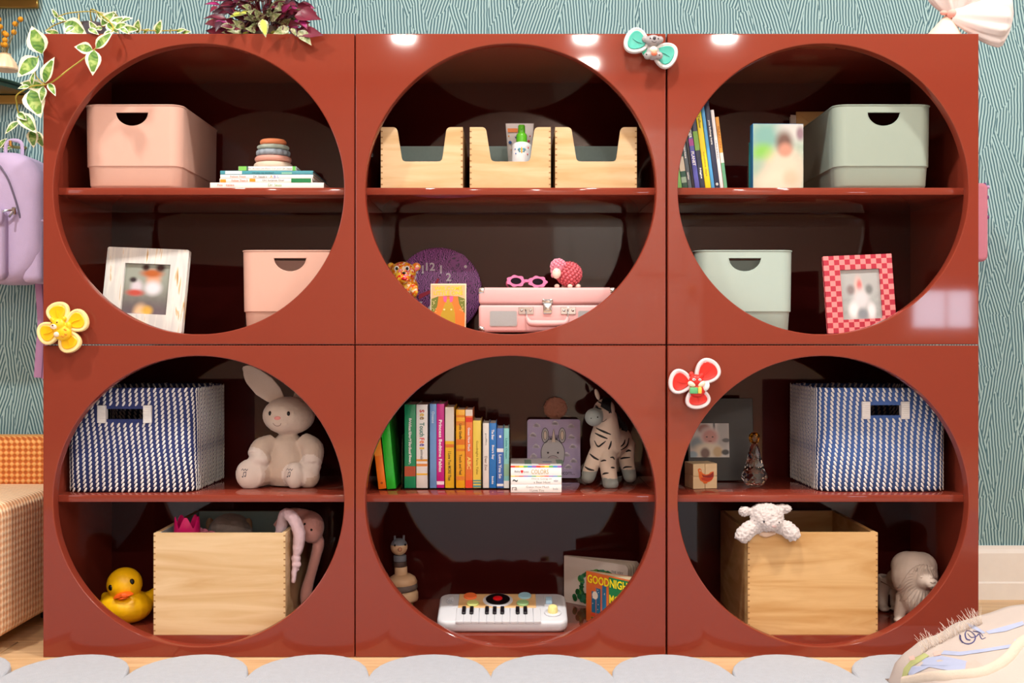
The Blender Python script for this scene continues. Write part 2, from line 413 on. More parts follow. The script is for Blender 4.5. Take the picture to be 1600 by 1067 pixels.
NAMES = {(0, 0): 'top left, with pink bins and whitewashed frame', (0, 1): 'top middle, with three notched boxes and pink suitcase', (0, 2): 'top right, with grey green bins and checkered frame',
         (1, 0): 'bottom left, with rope basket, plush rabbit and duck', (1, 1): 'bottom middle, with book row and toy piano', (1, 2): 'bottom right, with rope basket and white lion'}
for r, (z0, z1) in enumerate((R1, R2)):
    for c, (x0, x1) in enumerate(XS):
        cx, cz = (x0+x1)/2, (z0+z1)/2; W, H = x1-x0, z1-z0
        t = thing('cube_cabinet', 'glossy terracotta cube cabinet, '+NAMES[r, c], 'cabinet', (cx, 0, z0), group='terracotta cube cabinets')
        hx, hz = W/2, H
        b = MB(); e = .0022
        hole0 = circ(0, H/2, HR+e, 160); hole1 = circ(0, H/2, HR, 160); hole2 = circ(0, H/2, HR, 160)
        # bevelled front board with the round cut-out
        b.prism([(-hx+e, e), (hx-e, e), (hx-e, hz-e), (-hx+e, hz-e)], 0, .0005, holes=[hole0])
        bm = b.bm
        bmesh.ops.delete(bm, geom=[f for f in bm.faces if not all(abs(v.co.y) < 1e-6 for v in f.verts)], context='FACES')
        bmesh.ops.delete(bm, geom=[v for v in bm.verts if not v.link_faces], context='VERTS')
        def ring3(l, y): return [Vector((p[0], y, p[1])) for p in l]
        sq = lambda q, y: [Vector((-hx+q, y, q)), Vector((hx-q, y, q)), Vector((hx-q, y, hz-q)), Vector((-hx+q, y, hz-q))]
        b.loft([sq(e, 0), sq(e*.3, e*.3), sq(0, e), sq(0, D0)], cap0=False, cap1=False)
        b.loft([ring3(hole0, 0), ring3(circ(0, H/2, HR+e*.3, 160), e*.3), ring3(hole1, e), ring3(hole2, D0)], cap0=False, cap1=False)
        q = MB(); q.prism([(-hx, 0), (hx, 0), (hx, hz), (-hx, hz)], D0-.0005, D0, holes=[hole2])
        q.bm.verts.index_update()
        b.raw([v.co.copy() for v in q.bm.verts], [[v.index for v in f.verts] for f in q.bm.faces if all(abs(v.co.y-D0) < 1e-6 for v in f.verts)])
        bmesh.ops.remove_doubles(bm, verts=bm.verts[:], dist=1e-5)
        b.build('front_panel', LAC, t, 30)
        ts = .0165
        MB().box(-hx, -hx+ts, D0, D2, 0, H).build('side_panel', LAC, t)
        MB().box(hx-ts, hx, D0, D2, 0, H).build('side_panel', LAC, t)
        MB().box(-hx+ts, hx-ts, D0, D2, 0, FL1-R1[0] if r == 0 else FL2).build('bottom_panel', LAC, t)
        MB().box(-hx+ts, hx-ts, D0, D2, H-.0215, H).build('top_panel', LAC, t)
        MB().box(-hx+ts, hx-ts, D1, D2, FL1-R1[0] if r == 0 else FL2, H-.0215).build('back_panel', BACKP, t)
        zs = (SH1 if r == 0 else SH2)-z0
        MB().rbox(-hx+ts, hx-ts, D0+.0006, D1, zs-.0152, zs, .0015, 2).build('shelf', LAC, t)

SH1 += .0004; SH2 += .0004; FL1 += .0004; FL2 += .0004     # things rest a hair above the lacquer
def settle(t, z):
    """sit a tilted thing on height z by its lowest point"""
    bpy.context.view_layer.update(); lo = 9
    def walk(o):
        nonlocal lo
        if o.type == 'MESH': lo = min(lo, min((o.matrix_world @ v.co).z for v in o.data.vertices))
        for c in o.children: walk(c)
    walk(t); t.location.z += z-lo
    return t

# ---------------------------------------------------------------- storage bins
def bin_mesh():
    w, d, h = .208, .318, .1775
    def L(ww, dd, r, z): return [Vector((p[0], p[1], z)) for p in rrect(ww, dd, r, 8, 0, d/2)]
    b = MB(); r = .026
    loops = [L(w-.030, d-.030, r-.010, 0), L(w-.018, d-.018, r-.004, .002), L(w-.013, d-.013, r-.002, .008), L(w-.008, d-.008, r, .0455), L(w-.0075, d-.0075, r, .0462), L(w-.003, d-.003, r, .0478), L(w-.003, d-.003, r, .049),
             L(w, d, r, h-.003), L(w+.0024, d+.0024, r, h-.0022), L(w+.003, d+.003, r, h-.0008), L(w+.002, d+.002, r, h), L(w-.004, d-.004, r, h), L(w-.006, d-.006, r, h-.002), L(w-.016, d-.016, r-.004, .006)]
    b.loft(loops); bmesh.ops.recalc_face_normals(b.bm, faces=b.bm.faces[:])
    me = b.mesh('bin')
    hw, hz, hd = .0345, h-.0165, .029
    pts = [(-hw, hz), (hw, hz)]+[(hw*math.cos(a)*(1 if abs(math.cos(a)) < 1 else 1), hz-hd*math.sin(a)) for a in [PI*k/20 for k in range(1, 20)]]
    c = MB(); c.prism(pts, -.02, .03); me = cut(me, c.mesh())
    # moulded lip round the hand hole
    e = MB(); q = [(-hw-.001, hz+.001), (hw+.001, hz+.001)]+[((hw+.001)*math.cos(PI*k/24), hz-(hd+.001)*math.sin(PI*k/24)) for k in range(1, 24)]
    q = q+[q[0]]
    e.tube([Vector((p[0], .0009+(h-p[1])*.03, p[1])) for p in q], .0019, 6, 0, 1)
    return me, e.mesh('lip')
BIN, LIP = bin_mesh()
def storage_bin(label, x, Y, z, m):
    t = thing('storage_bin', label, 'bin', (x, Y, z), group='plastic storage bins')
    for nm, me in (('body', BIN), ('handle_rim', LIP)):
        c = me.copy(); o = link(nm, c, m, t, 50)
        for p in c.polygons: p.use_smooth = True
    return t
PINKP = mat('blush_pink_plastic', (214, 170, 154), .42, .02, 8)
SAGEP = mat('sage_plastic', (150, 164, 152), .42, .02, 8)
MINTP = mat('pale_mint_plastic', (168, 186, 178), .42, .02, 8)
storage_bin('blush pink plastic bin with half round handle beside the ring stacker on the upper shelf', (206-800)*S(.04), .04, SH1, PINKP)
storage_bin('blush pink plastic bin partly hidden, right of the whitewashed picture frame', (453-800)*S(.04), .04, FL1, PINKP)
storage_bin('sage grey plastic bin on the upper shelf beside the blue edged photo block', (1381-800)*S(.04), .04, SH1, SAGEP)
storage_bin('pale mint plastic bin left of the red checkered picture frame', (1164-800)*S(.04), .04, FL1, MINTP)

# ---------------------------------------------------------------- pine boxes
PINE = mat_wood('pale_pine', (216, 186, 144), (196, 158, 108), 2.2, (1.2, 3, 11), .5, 1.4)
PINED = mat_wood('honey_pine', (212, 172, 118), (188, 140, 80), 2.2, (1.2, 3, 11), .5, 1.6)
JOINT = mat('joint_end_grain', (150, 108, 66), .7, .1)
FELT = mat('grey_blue_lining', (164, 190, 190), .85, .06, 150)
def joints(b, xs, y, z0, z1, step, s=.0026, dx=.004):
    z = z0+step*.6
    while z < z1-.004:
        for x, sg in xs: b.box(x if sg > 0 else x-dx, x+dx if sg > 0 else x, y-.0004, y+.0006, z, z+s)
        z += step
def pine_box(label, px0, px1, Y, zb, h, dep, m, lining=True, notch=None, group='wooden storage boxes', cat='box', rz=0, name='wooden_box'):
    s = S(Y); w = (px1-px0)*s; t = thing(name, label, cat, (((px0+px1)/2-800)*s, Y, zb), (0, 0, rz), group)
    th = .0095; hw = w/2
    r = .004
    if notch is None: out = [(-hw, 0), (hw, 0), (hw, h), (-hw, h)]
    else:
        (ta, tb_), (ba, bb), bz = notch; rr = .009
        def arc(c, p, q, n=5):   # round corner c between neighbours p and q
            c, p, q = Vector(c), Vector(p), Vector(q); a = c+(p-c).normalized()*rr; e = c+(q-c).normalized()*rr
            return [tuple(a*(1-k/n)**2+c*2*(k/n)*(1-k/n)+e*(k/n)**2) for k in range(n+1)]
        out = [(-hw, 0), (hw, 0), (hw, h)]
        out += arc((tb_, h), (hw, h), (bb, bz))+arc((bb, bz), (tb_, h), (ba, bz))+arc((ba, bz), (bb, bz), (ta, h))+arc((ta, h), (ba, bz), (-hw, h))
        out += [(-hw, h)]
    b = MB(); b.prism(out, 0, th); b.build('front_board', m, t)
    for sx in (-1, 1): MB().rbox(sx*hw-(th if sx > 0 else 0), sx*hw+(th if sx < 0 else 0), th, dep-th, 0, h, .0006, 1).build('side_board', m, t)
    MB().box(-hw, hw, dep-th, dep, 0, h).build('rear_board', m, t)
    MB().box(-hw+th, hw-th, th, dep-th, .004, .011).build('base_board', m, t)
    b = MB(); joints(b, [(-hw, 1), (hw, -1)], 0, 0, h, .0125)
    b.build('finger_joint_pins', JOINT, t, kind='stuff')
    if lining:
        b = MB(); q = .0015
        b.box(-hw+th, hw-th, dep-th-q, dep-th, .011, h); b.box(-hw+th, -hw+th+q, th, dep-th-q, .011, h-.001); b.box(hw-th-q, hw-th, th, dep-th-q, .011, h-.001)
        b.build('lining', FELT, t)
    return t
for (a, c, lb) in ((595, 723, 'notched pine box left of the other two on the middle shelf'), (734, 860.5, 'notched pine box holding the tube and green spray bottle'), (867.5, 995, 'notched pine box right of the other two on the middle shelf')):
    s = S(.045); w = (c-a)*s
    pine_box(lb, a, c, .045, SH1, .1305, .25, PINE, notch=((-w/2+25*s, w/2-25*s), (-w/2+33.5*s, w/2-32.5*s), .0575), group='notched pine boxes')
f = Fr(.03, FL2, 343)
pine_box('large pine box full of plush toys beside the rubber duck', 240, 446, .03, FL2, f.z(833), .325, PINE, group='large pine toy boxes')
pine_box('large honey pine box with white plush lamb hanging over its edge', 1168.5, 1371.5, .031, FL2, Fr(.031, FL2, 1270).z(832), .32, PINED, lining=False, group='large pine toy boxes')

# ---------------------------------------------------------------- rope baskets
NAVY = mat('navy_cotton_rope', (40, 52, 104), .85, .25, 60, .5, 500)
NAVYL = mat('faded_navy_rope', (62, 92, 152), .85, .25, 60, .5, 500)
CREAM = mat('off_white_cotton', (226, 224, 222), .85, .06, 120)
def rope_basket(label, x0, x1, Y, zb, h, dep, navy, lean, hx, hz, hw):
    """rounded basket; every white stitch of the twisted rope is a small slanted bead on the navy wall"""
    w = x1-x0; t = thing('rope_basket', label, 'basket', ((x0+x1)/2, Y, zb), group='navy and white rope baskets')
    def L(q, z, g=0): return [Vector((p[0], p[1], z)) for p in rrect(w-q, dep-q, .03, 6, 0, dep/2)]
    b = MB(); b.loft([L(.02, 0), L(.004, .008), L(0, h*.4), L(.004, h-.006), L(.010, h), L(.018, h-.003), L(.022, h*.4), L(.03, .008)])
    bmesh.ops.recalc_face_normals(b.bm, faces=b.bm.faces[:])
    me = b.mesh(); c = MB(); c.box(hx-hw/2, hx+hw/2, -.02, .04, hz-.011, hz+.011); me = cut(me, c.mesh())
    o = link('woven_wall', me, navy, t, 60)
    for p in me.polygons: p.use_smooth = True
    b = MB()
    path = rrect(w-.001, dep-.001, .03, 6, 0, dep/2)
    P = [Vector(p) for p in path]; P.append(P[0]); cum = [0]
    for a, c in zip(P, P[1:]): cum.append(cum[-1]+(c-a).length)
    n = round(cum[-1]/.0135)
    rng = random.Random(int(x0*1000))
    def at(s):
        s %= cum[-1]
        for i in range(len(cum)-1):
            if cum[i+1] >= s:
                d = (P[i+1]-P[i]).normalized(); return P[i]+d*(s-cum[i]), d
    # one bead template
    q = MB(); q.ell((0, 0, 0), (.0026, .0011, .0062), seg=6, ring=5); q.bm.verts.index_update()
    tv = [v.co.copy() for v in q.bm.verts]; tf = [[v.index for v in f.verts] for f in q.bm.faces]; q.bm.free()
    rows = int(h/.0092)
    for i in range(n):
        ph = rng.random()*.003
        for k in range(rows):
            z = .005+k*.0092+ph
            if z > h-.003: continue
            for rep in (0, 1):     # outside face, and the inner rear wall that shows over the rim
                s = (i+lean*z/h)*cum[-1]/n+.0012*math.sin(z*38+i*.23)
                p, d = at(s); nrm = Vector((d.y, -d.x, 0)); nrm.normalize()
                if rep == 1 and not (p.y > dep*.8 and z > h*.55): continue
                y_side = p.y < .01
                if rep == 0 and y_side and abs(p.x-hx) < hw/2+.019 and abs(z-hz) < .0165: continue
                off = .0002 if rep == 0 else -.0135
                c = Vector((p.x, p.y, 0))+nrm*off
                ax = Vector((d.x, d.y, 0)); tl = .5 if lean <= 0 else -.5
                ca, sa = math.cos(tl), math.sin(tl)
                vs = [c+ax*(v.x*ca+v.z*sa)+nrm*v.y+Vector((0, 0, z-v.x*sa+v.z*ca)) for v in tv]
                vs = [Vector((v.x, v.y, max(v.z, .0005))) for v in vs]
                b.raw(vs, tf, 0, True)
    b.build('white_stitches', CREAM, t, 180, kind='stuff')
    for sx in (-1, 1):
        b = MB()
        for k in range(9): b.tube([(hx+sx*(hw/2-.001), -.0035, hz-.0165+k*.0041), (hx+sx*(hw/2+.0165), -.004, hz-.0165+k*.0041+.0006)], .0027, 6, 0, 1)
        b.rbox(hx+sx*hw/2-.001 if sx > 0 else hx-hw/2-.0165, hx+hw/2+.0165 if sx > 0 else hx-hw/2+.001, -.004, .012, hz-.019, hz+.019, .002, 1)
        b.build('handle_binding', CREAM, t)
    return t
f = Fr(.06, SH2, 204); s = f.S
rope_basket('navy and white rope basket with cut handle, beside the plush rabbit', (102-800)*s, (303-800)*s, .06, SH2, f.z(606), .285, NAVY, -1.2, (196-203)*s, f.z(647), 60*s)
f = Fr(.07, SH2, 1380); s = f.S
rope_basket('faded navy and white rope basket behind the crystal figurine', (1280-800)*s, (1481-800)*s, .07, SH2, f.z(606), .285, NAVYL, 1.0, (1383-1380.5)*s, f.z(641), 50*s)

# ---------------------------------------------------------------- books
def book(label, x, Y, z, t, h, dep, cols, lean=0, spine=None, group=None, letter=(250, 250, 248), rough=.35, cat='book', pages=True, bands=(), ry=0, hollow=True, tcol=None):
    """upright book, spine towards the viewer; origin at the lower left edge of the spine"""
    o = thing('book', label, cat, (x, Y, z), (0, lean, 0), group)
    nm = 'cover_%d_%d_%d' % tuple(cols); m = mat(nm, cols, rough, .04, 20)
    b = MB(); cv = .0013
    b.rbox(0, t, 0, .0022, 0, h, .0009, 2); b.box(0, cv, .0022, dep, 0, h); b.box(t-cv, t, .0022, dep, 0, h)
    b.build('cover', m, o)
    MB().box(cv, t-cv, .0018, dep-.003, .0018, h-.0022).build('pages', PAPER, o)
    if bands:
        for (za, zb_, c) in bands:
            MB().box(.0002, t-.0002, -.0003, .0004, za*h, zb_*h).build('spine_band', mat('cover_%d_%d_%d' % tuple(c), c, rough, .04, 20), o)
    if spine:
        groups = {}
        for (s_, zc, ln, wd, *c) in spine: groups.setdefault(tuple(c[0]) if c else tuple(letter), []).append((s_, zc, ln, wd))
        for c, items in groups.items():
            b = MB()
            for (s_, zc, ln, wd) in items: put_text(b, s_, t*.5, zc*h, ln*h, wd*t, -.0005, -PI/2, bold=True)
            b.build('spine_lettering', mat('ink_%d_%d_%d' % c, c, .5, 0), o)
    return settle(o, z+.0002)
f = Fr(.112, SH2, 700); s = f.S; GR = 'board books in the clear rack'
ZB = SH2+.003
def bk(label, x0, x1, top, col, **k):
    return book(label, (x0-800)*s, .112, ZB, (x1-x0)*s, f.z(top)-.003, k.pop('dep', .13), col, group=GR, **k)
bk('thick green board book with white title, first in the clear rack', 632, 649.5, 632, (22, 140, 92), spine=[('Brown Bear, Brown Bear,', .56, .55, .26), ('What Do You See?', .60, .40, .26)], dep=.16, bands=[(.14, .26, (176, 76, 44))])
# second title line sits beside the first
bk('tall white board book with multicoloured letters on its spine', 650.5, 668, 632, (240, 238, 236), spine=[('S', .92, .035, .42, (200, 40, 40)), ('e', .875, .035, .4, (230, 190, 60)), ('e', .835, .035, .4, (150, 120, 60)), ('Touch', .70, .17, .42, (60, 130, 120)), ('F', .585, .03, .42, (210, 50, 50)), ('e', .55, .03, .42, (230, 120, 40)), ('e', .515, .03, .42, (80, 60, 160)), ('l', .475, .02, .42, (230, 190, 50)), ('animals', .40, .12, .26, (120, 120, 120))], dep=.15, bands=[(.155, .175, (244, 190, 40)), (.26, .29, (236, 150, 70)), (.32, .345, (230, 160, 60))])
bk('slim pale blue book left of the magenta one', 671.5, 682, 631, (112, 156, 212), spine=[('Oceans', .84, .14, .4, (200, 222, 245))], dep=.16)
bk('magenta book with white title on its spine', 682.3, 694, 631, (206, 24, 140), spine=[('Princess Bedtime Fables', .50, .62, .42)], dep=.15, bands=[(.04, .08, (250, 230, 245))])
bk('yellow and cream book with photo top on its spine', 695.5, 709.5, 636, (240, 190, 40), spine=[('I Love You MORE Than', .27, .36, .34, (110, 90, 40))], dep=.13, bands=[(.58, .998, (226, 218, 206)), (.5, .54, (226, 120, 40))])
bk('golden yellow book with giraffe pattern on its spine', 712.5, 726.5, 640, (244, 176, 28), spine=[('Little Giraffe', .72, .2, .3, (90, 60, 20)), ('Touch and Feel', .3, .26, .3, (90, 60, 20))], dep=.12, bands=[(.9, .93, (224, 130, 30)), (.8, .85, (224, 130, 30)), (.55, .62, (226, 120, 30)), (.47, .5, (224, 130, 30)), (.1, .15, (226, 130, 40))])
bk('orange book with pale title in the clear rack', 727.2, 738.5, 640, (240, 124, 54), spine=[('Guess How Much', .62, .3, .36), ('ABC', .32, .16, .5, (250, 226, 120))], dep=.12, bands=[(.92, .999, (236, 220, 206)), (.84, .9, (226, 56, 36)), (.0, .1, (226, 66, 40))])
bk('pale yellow book with striped foot in the clear rack', 739, 751.5, 657, (246, 216, 88), spine=[('Goodnight Farm Tales', .45, .5, .34, (170, 140, 40))], dep=.12, bands=[(.06, .085, (90, 150, 150)), (.1, .12, (90, 150, 150)), (.01, .04, (90, 150, 150))])
bk('white book with thin black title next to the bright blue one', 754.5, 764, 661, (238, 234, 230), spine=[('Dear Zoo', .38, .22, .4, (150, 130, 120)), ('puffin', .75, .18, .3, (140, 140, 140))], dep=.11)
bk('bright blue book with white title in the clear rack', 764.5, 775.5, 661, (36, 122, 204), spine=[('The Bear', .82, .16, .38), ('Bears Say', .55, .22, .42), ('books', .12, .12, .3)], dep=.12)
bk('mid blue book with white square on its spine', 776.3, 786.8, 669, (70, 116, 196), spine=[('I', .86, .04, .3), ('Love You So', .36, .4, .42)], dep=.11, bands=[(.60, .66, (240, 240, 244)), (.03, .07, (240, 240, 244))])
bk('narrow mint and white book last in the clear rack', 787.2, 795.5, 669, (140, 214, 214), spine=[('Little Ocean', .66, .34, .4, (60, 150, 150))], dep=.11, bands=[(.0, .12, (236, 240, 240)), (.2, .4, (150, 200, 170))])
ACR = mat('clear_acrylic', (246, 250, 250), .02, 0, trans=1, ior=1.46)
t = thing('book_rack', 'clear acrylic rack with upright dividers holding the row of board books', 'rack', ((711-800)*s, .112, SH2), group=None)
MB().rbox((626-711)*s, (797.5-711)*s, -.004, .115, .0004, .0028, .0008, 1).build('base_plate', ACR, t)
for px in (628.5, 669.9, 711, 753, 796.7): MB().rbox((px-711)*s-.0009, (px-711)*s+.0009, -.004, .115, .0028, (92 if px > 700 else 86)*s, .0006, 1).build('divider', ACR, t)
# the two leaning books at the left
f = Fr(.10, SH2, 600); s = f.S
book('orange book leaning left at the ring edge beside the green book', (591.5-800)*s, .10, SH2+.0015, 12*s, .145, .14, (244, 124, 24), lean=-.115, spine=[('o', .09, .03, .3, (120, 40, 20))], group='two leaning picture books', bands=[(.5, .8, (248, 150, 40))])
book('bright green book leaning left beside the clear rack', (604.5-800)*s, .10, SH2+.0015, 14*s, .152, .16, (40, 190, 50), lean=-.10, group='two leaning picture books', rough=.25)

# top right: row of thin books leaning to the left
f = Fr(.05, SH1, 1100); s = f.S; GR2 = 'thin picture books on the top right shelf'
def bk2(label, x0, x1, top, col, lean=-.13, **k):
    h = (f.z(top))/math.cos(lean)
    return book(label, (x0-800)*s, .05, SH1, (x1-x0)*s*.97, h, k.pop('dep', .2), col, lean=lean, group=GR2, **k)
bk2('pale green thin book, outermost at the left of the top right shelf', 1057, 1066, 250, (136, 206, 120), -.14)
bk2('dark green book with pale flower blotches on its spine', 1066.3, 1075, 205, (62, 104, 92), -.14, bands=[(.3, .55, (216, 204, 184)), (.1, .2, (150, 180, 160))])
bk2('slate grey thin book with white lettering', 1075.4, 1081.5, 196, (92, 106, 116), -.14, spine=[('Stories', .6, .25, .5), ('tales', .2, .12, .4)])
bk2('black thin book left of the violet book', 1081.8, 1086, 190, (44, 46, 54), -.14)
bk2('violet and blue book with white capitals on its spine', 1086.3, 1094, 184, (90, 94, 176), -.138, spine=[('UNDER', .8, .18, .6), ('PLANET', .42, .2, .6)], bands=[(.6, .7, (170, 70, 150)), (.72, .98, (60, 60, 80))])
bk2('navy thin book left of the yellow one', 1094.3, 1102.2, 176, (52, 60, 84), -.135, spine=[('Night', .2, .14, .4)], bands=[(.5, .75, (120, 170, 70))])
bk2('bright yellow thin book on the top right shelf', 1102.5, 1111.5, 168, (240, 216, 40), -.132, spine=[('Yellow', .82, .16, .45, (120, 110, 40)), ('sunshine days', .3, .3, .4, (170, 150, 40))])
bk2('sky blue thin book right of the yellow one', 1111.8, 1117.2, 158, (84, 164, 220), -.13)
bk2('navy book with small white title, tallest of the leaning row', 1117.4, 1125.2, 158, (46, 54, 80), -.128, spine=[('you belong here', .64, .28, .45), ('o', .05, .03, .5)])
bk2('white thin book right of the navy titled one', 1125.5, 1131, 172, (228, 226, 230), -.125, spine=[('classic', .5, .24, .4, (140, 140, 150))])
bk2('orange and green patterned thin book, last at the right', 1131.3, 1136.8, 183, (216, 150, 60), -.122, spine=[('GARDEN', .72, .3, .6, (170, 100, 30))], bands=[(.0, .36, (90, 156, 120)), (.36, .5, (226, 220, 210))])

# flat stack under the ring stacker
def flat_book(label, px0, px1, z, th, Y, dep, col, prints=(), group=None, fr=None, rz=0, bands=()):
    s = S(Y); w = (px1-px0)*s
    o = thing('book', label, 'book', ((px0-800)*s, Y, z), (0, 0, rz), group)
    m = mat('cover_%d_%d_%d' % tuple(col), col, .35, .04, 20)
    b = MB(); cv = .0012
    b.rbox(0, w, 0, .002, 0, th, .0008, 2); b.box(0, w, .002, dep, 0, cv); b.box(0, w, .002, dep, th-cv, th); b.build('cover', m, o)
    MB().box(.0025, w-.0025, .002, dep-.003, cv, th-cv).build('pages', PAPER, o)
    for (xa, xb, za, zb_, c) in bands:
        MB().box((xa-px0)*s, (xb-px0)*s, -.0004, .0003, za*th, zb_*th).build('spine_band', mat('cover_%d_%d_%d' % tuple(c), c, .35, .04, 20), o)
    gr = {}
    for (tx, xa, xb, zc, hh, c) in prints: gr.setdefault(c, []).append((tx, xa, xb, zc, hh))
    for c, it in gr.items():
        b = MB()
        for (tx, xa, xb, zc, hh) in it: put_text(b, tx, ((xa+xb)/2-px0)*s, zc*th, (xb-xa)*s, hh*th, -.0007, 0, bold=False)
        b.build('spine_lettering', mat('ink_%d_%d_%d' % c, c, .5, 0), o)
    return o
Yk = .045; s = S(Yk); z = SH1+.0003; G3 = 'picture books stacked under the ring stacker'
K, RD = (36, 34, 34), (200, 90, 50)
for (lb, a, c, py, col, pr, bd) in (
  ('widest white picture book at the bottom of the stack', 328, 506, 9.2, (240, 238, 234), [('Fox', 340, 348, .6, .4, RD), ('tales', 353, 366, .6, .45, RD), ('Dr.', 419, 427, .6, .5, (110, 160, 130)), ('Seuss', 429, 440, .6, .5, (90, 170, 90))], []),
  ('white picture book with orange and dark green spine patches', 343, 488, 6.2, (238, 236, 232), [('Follow Them II', 362, 387, .5, .6, RD), ('Oh! Surprise One!', 410, 444, .5, .6, K)], [(344, 353, .05, .8, (240, 150, 40)), (390, 399, .2, .95, (240, 150, 40)), (455, 486, .0, 1, (24, 126, 72))]),
  ('white picture book with alphabet letters on its spine', 344, 489, 6.0, (240, 238, 236), [("Dr. Seuss's", 396, 417, .5, .6, K), ('A', 422, 426, .5, .7, (240, 150, 40)), ('B', 428, 431, .5, .7, (120, 120, 200)), ('C', 433, 436, .5, .7, (60, 130, 210)), ('Follow Them', 360, 384, .5, .5, RD)], []),
  ('teal picture book in the flat stack', 344, 489, 6.0, (70, 150, 166), [('are you my mother?', 394, 428, .4, .5, K)], [(352, 378, .1, .9, (236, 236, 232)), (440, 456, .1, .6, (130, 190, 170))])):
    th = py*s; flat_book(lb, a, c, z, th, Yk, .19, col, pr, G3, bands=bd); z += th+.0002
th = 6.6*s; flat_book('small white book with green ends on top of the flat stack', 372.5, 462.5, z, th, Yk, .13, (236, 236, 232), [('Mr. Brown can Moo! Can you?', 388, 440, .45, .4, (140, 110, 120)), ('Dr. Seuss', 442, 456, .5, .4, K)], G3, bands=[(373, 385, 0, 1, (120, 196, 90)), (385, 388, 0, 1, (70, 110, 90)), (457, 462, 0, 1, (100, 190, 90))]); z += th
ZSTK = z
# little stack in front of the lilac book
s = S(.058); z = SH2+.0003; G4 = 'small white board books in a flat stack'
th = 12.5*s; flat_book('small white board book at the bottom of the flat stack', 798, 877.5, z, th, .058, .15, (240, 239, 237), [('Guess How Much', 822, 858, .72, .28, (150, 150, 150)), ('I Love You', 828, 850, .3, .28, (130, 130, 130)), ('ra', 800, 808, .5, .4, (120, 120, 120)), ('books', 864, 872, .5, .3, (150, 160, 170))], G4); z += th
th = 12.5*s; flat_book('small white board book in the middle of the flat stack', 798, 877.5, z, th, .058, .15, (241, 240, 238), [("We're Going on", 830, 862, .72, .3, (140, 140, 140)), ('a Bear Hunt', 834, 860, .3, .3, (140, 140, 140)), ('~', 801, 809, .5, .3, (60, 70, 70)), ('walker', 865, 872, .5, .3, (120, 130, 150))], G4); z += th
th = 17*s; RB = [(230, 60, 50), (240, 150, 40), (246, 214, 60), (90, 180, 90), (60, 140, 210), (150, 90, 190)]
bd = []
for i in range(12):
    c = RB[i % 6]; a = 798+i*79.5/12
    bd += [(a, a+79.5/12, .84, 1, c), (a, a+79.5/12, 0, .07, RB[(i*5+2) % 6])]
flat_book('small white board book with rainbow edging reading COLORS, topmost of its stack', 798, 877.5, z, th, .058, .155, (240, 239, 238), [('COLORS', 830, 857, .45, .42, (190, 160, 90)), ('Baby', 804, 813, .45, .22, (90, 90, 90)), ('loves', 818, 826, .45, .2, (130, 130, 130)), ('♥', 813.5, 817.5, .45, .3, (220, 30, 40))], G4, bands=bd); z += th
tp = bpy.data.objects[[o.name for o in COL.objects if o.get('label', '').startswith('small white board book with rainbow')][0]]
b = MB()
for i, (xa, ya, xb, yb) in enumerate([(.03, .03, .045, .12), (.06, .02, .085, .03), (.07, .07, .09, .085), (.10, .04, .115, .12)]): b.box(xa, xb, ya, yb, th, th+.0004, mi=i % 3)
b.build('cover_print', [mat('print_green', (140, 180, 160), .4, 0), mat('print_red', (210, 70, 70), .4, 0), mat('print_blue', (120, 140, 190), .4, 0)], tp)

# ---------------------------------------------------------------- picture frames, photo blocks and cards
def photo_mat(name, blobs, base, w, h, soft=.5):
    """a blurry snapshot: soft coloured patches placed in the print's own plane"""
    m = bpy.data.materials.new(name); m.use_nodes = True; nt = m.node_tree; N = nt.nodes; L = nt.links; b = N['Principled BSDF']
    b.inputs['Roughness'].default_value = .25
    tc = N.new('ShaderNodeTexCoord'); cur = None
    nz = N.new('ShaderNodeTexNoise'); nz.inputs['Scale'].default_value = 60; L.new(tc.outputs['Object'], nz.inputs['Vector'])
    ng = N.new('ShaderNodeMix'); ng.data_type = 'RGBA'; L.new(nz.outputs[0], ng.inputs[0])
    c = lin(base); ng.inputs[6].default_value = tuple(v*.75 for v in c[:3])+(1,); ng.inputs[7].default_value = tuple(min(1, v*1.25) for v in c[:3])+(1,)
    cur = ng.outputs[2]
    for (x, z, rx, rz, col, *st) in blobs:
        mp = N.new('ShaderNodeMapping'); mp.vector_type = 'POINT'
        mp.inputs['Location'].default_value = (-x*w/(rx*w), 0, -z*h/(rz*h)); mp.inputs['Scale'].default_value = (1/(rx*w), 0, 1/(rz*h))
        L.new(tc.outputs['Object'], mp.inputs[0])
        ln = N.new('ShaderNodeVectorMath'); ln.operation = 'LENGTH'; L.new(mp.outputs[0], ln.inputs[0])
        mr = N.new('ShaderNodeMapRange'); mr.interpolation_type = 'SMOOTHSTEP'
        k = st[0] if st else soft
        mr.inputs[1].default_value = 1-k; mr.inputs[2].default_value = 1+k; mr.inputs[3].default_value = 1; mr.inputs[4].default_value = 0
        L.new(ln.outputs['Value'], mr.inputs[0])
        mx = N.new('ShaderNodeMix'); mx.data_type = 'RGBA'; L.new(mr.outputs[0], mx.inputs[0]); L.new(cur, mx.inputs[6]); mx.inputs[7].default_value = lin(col); cur = mx.outputs[2]
    L.new(cur, b.inputs['Base Color']); return m
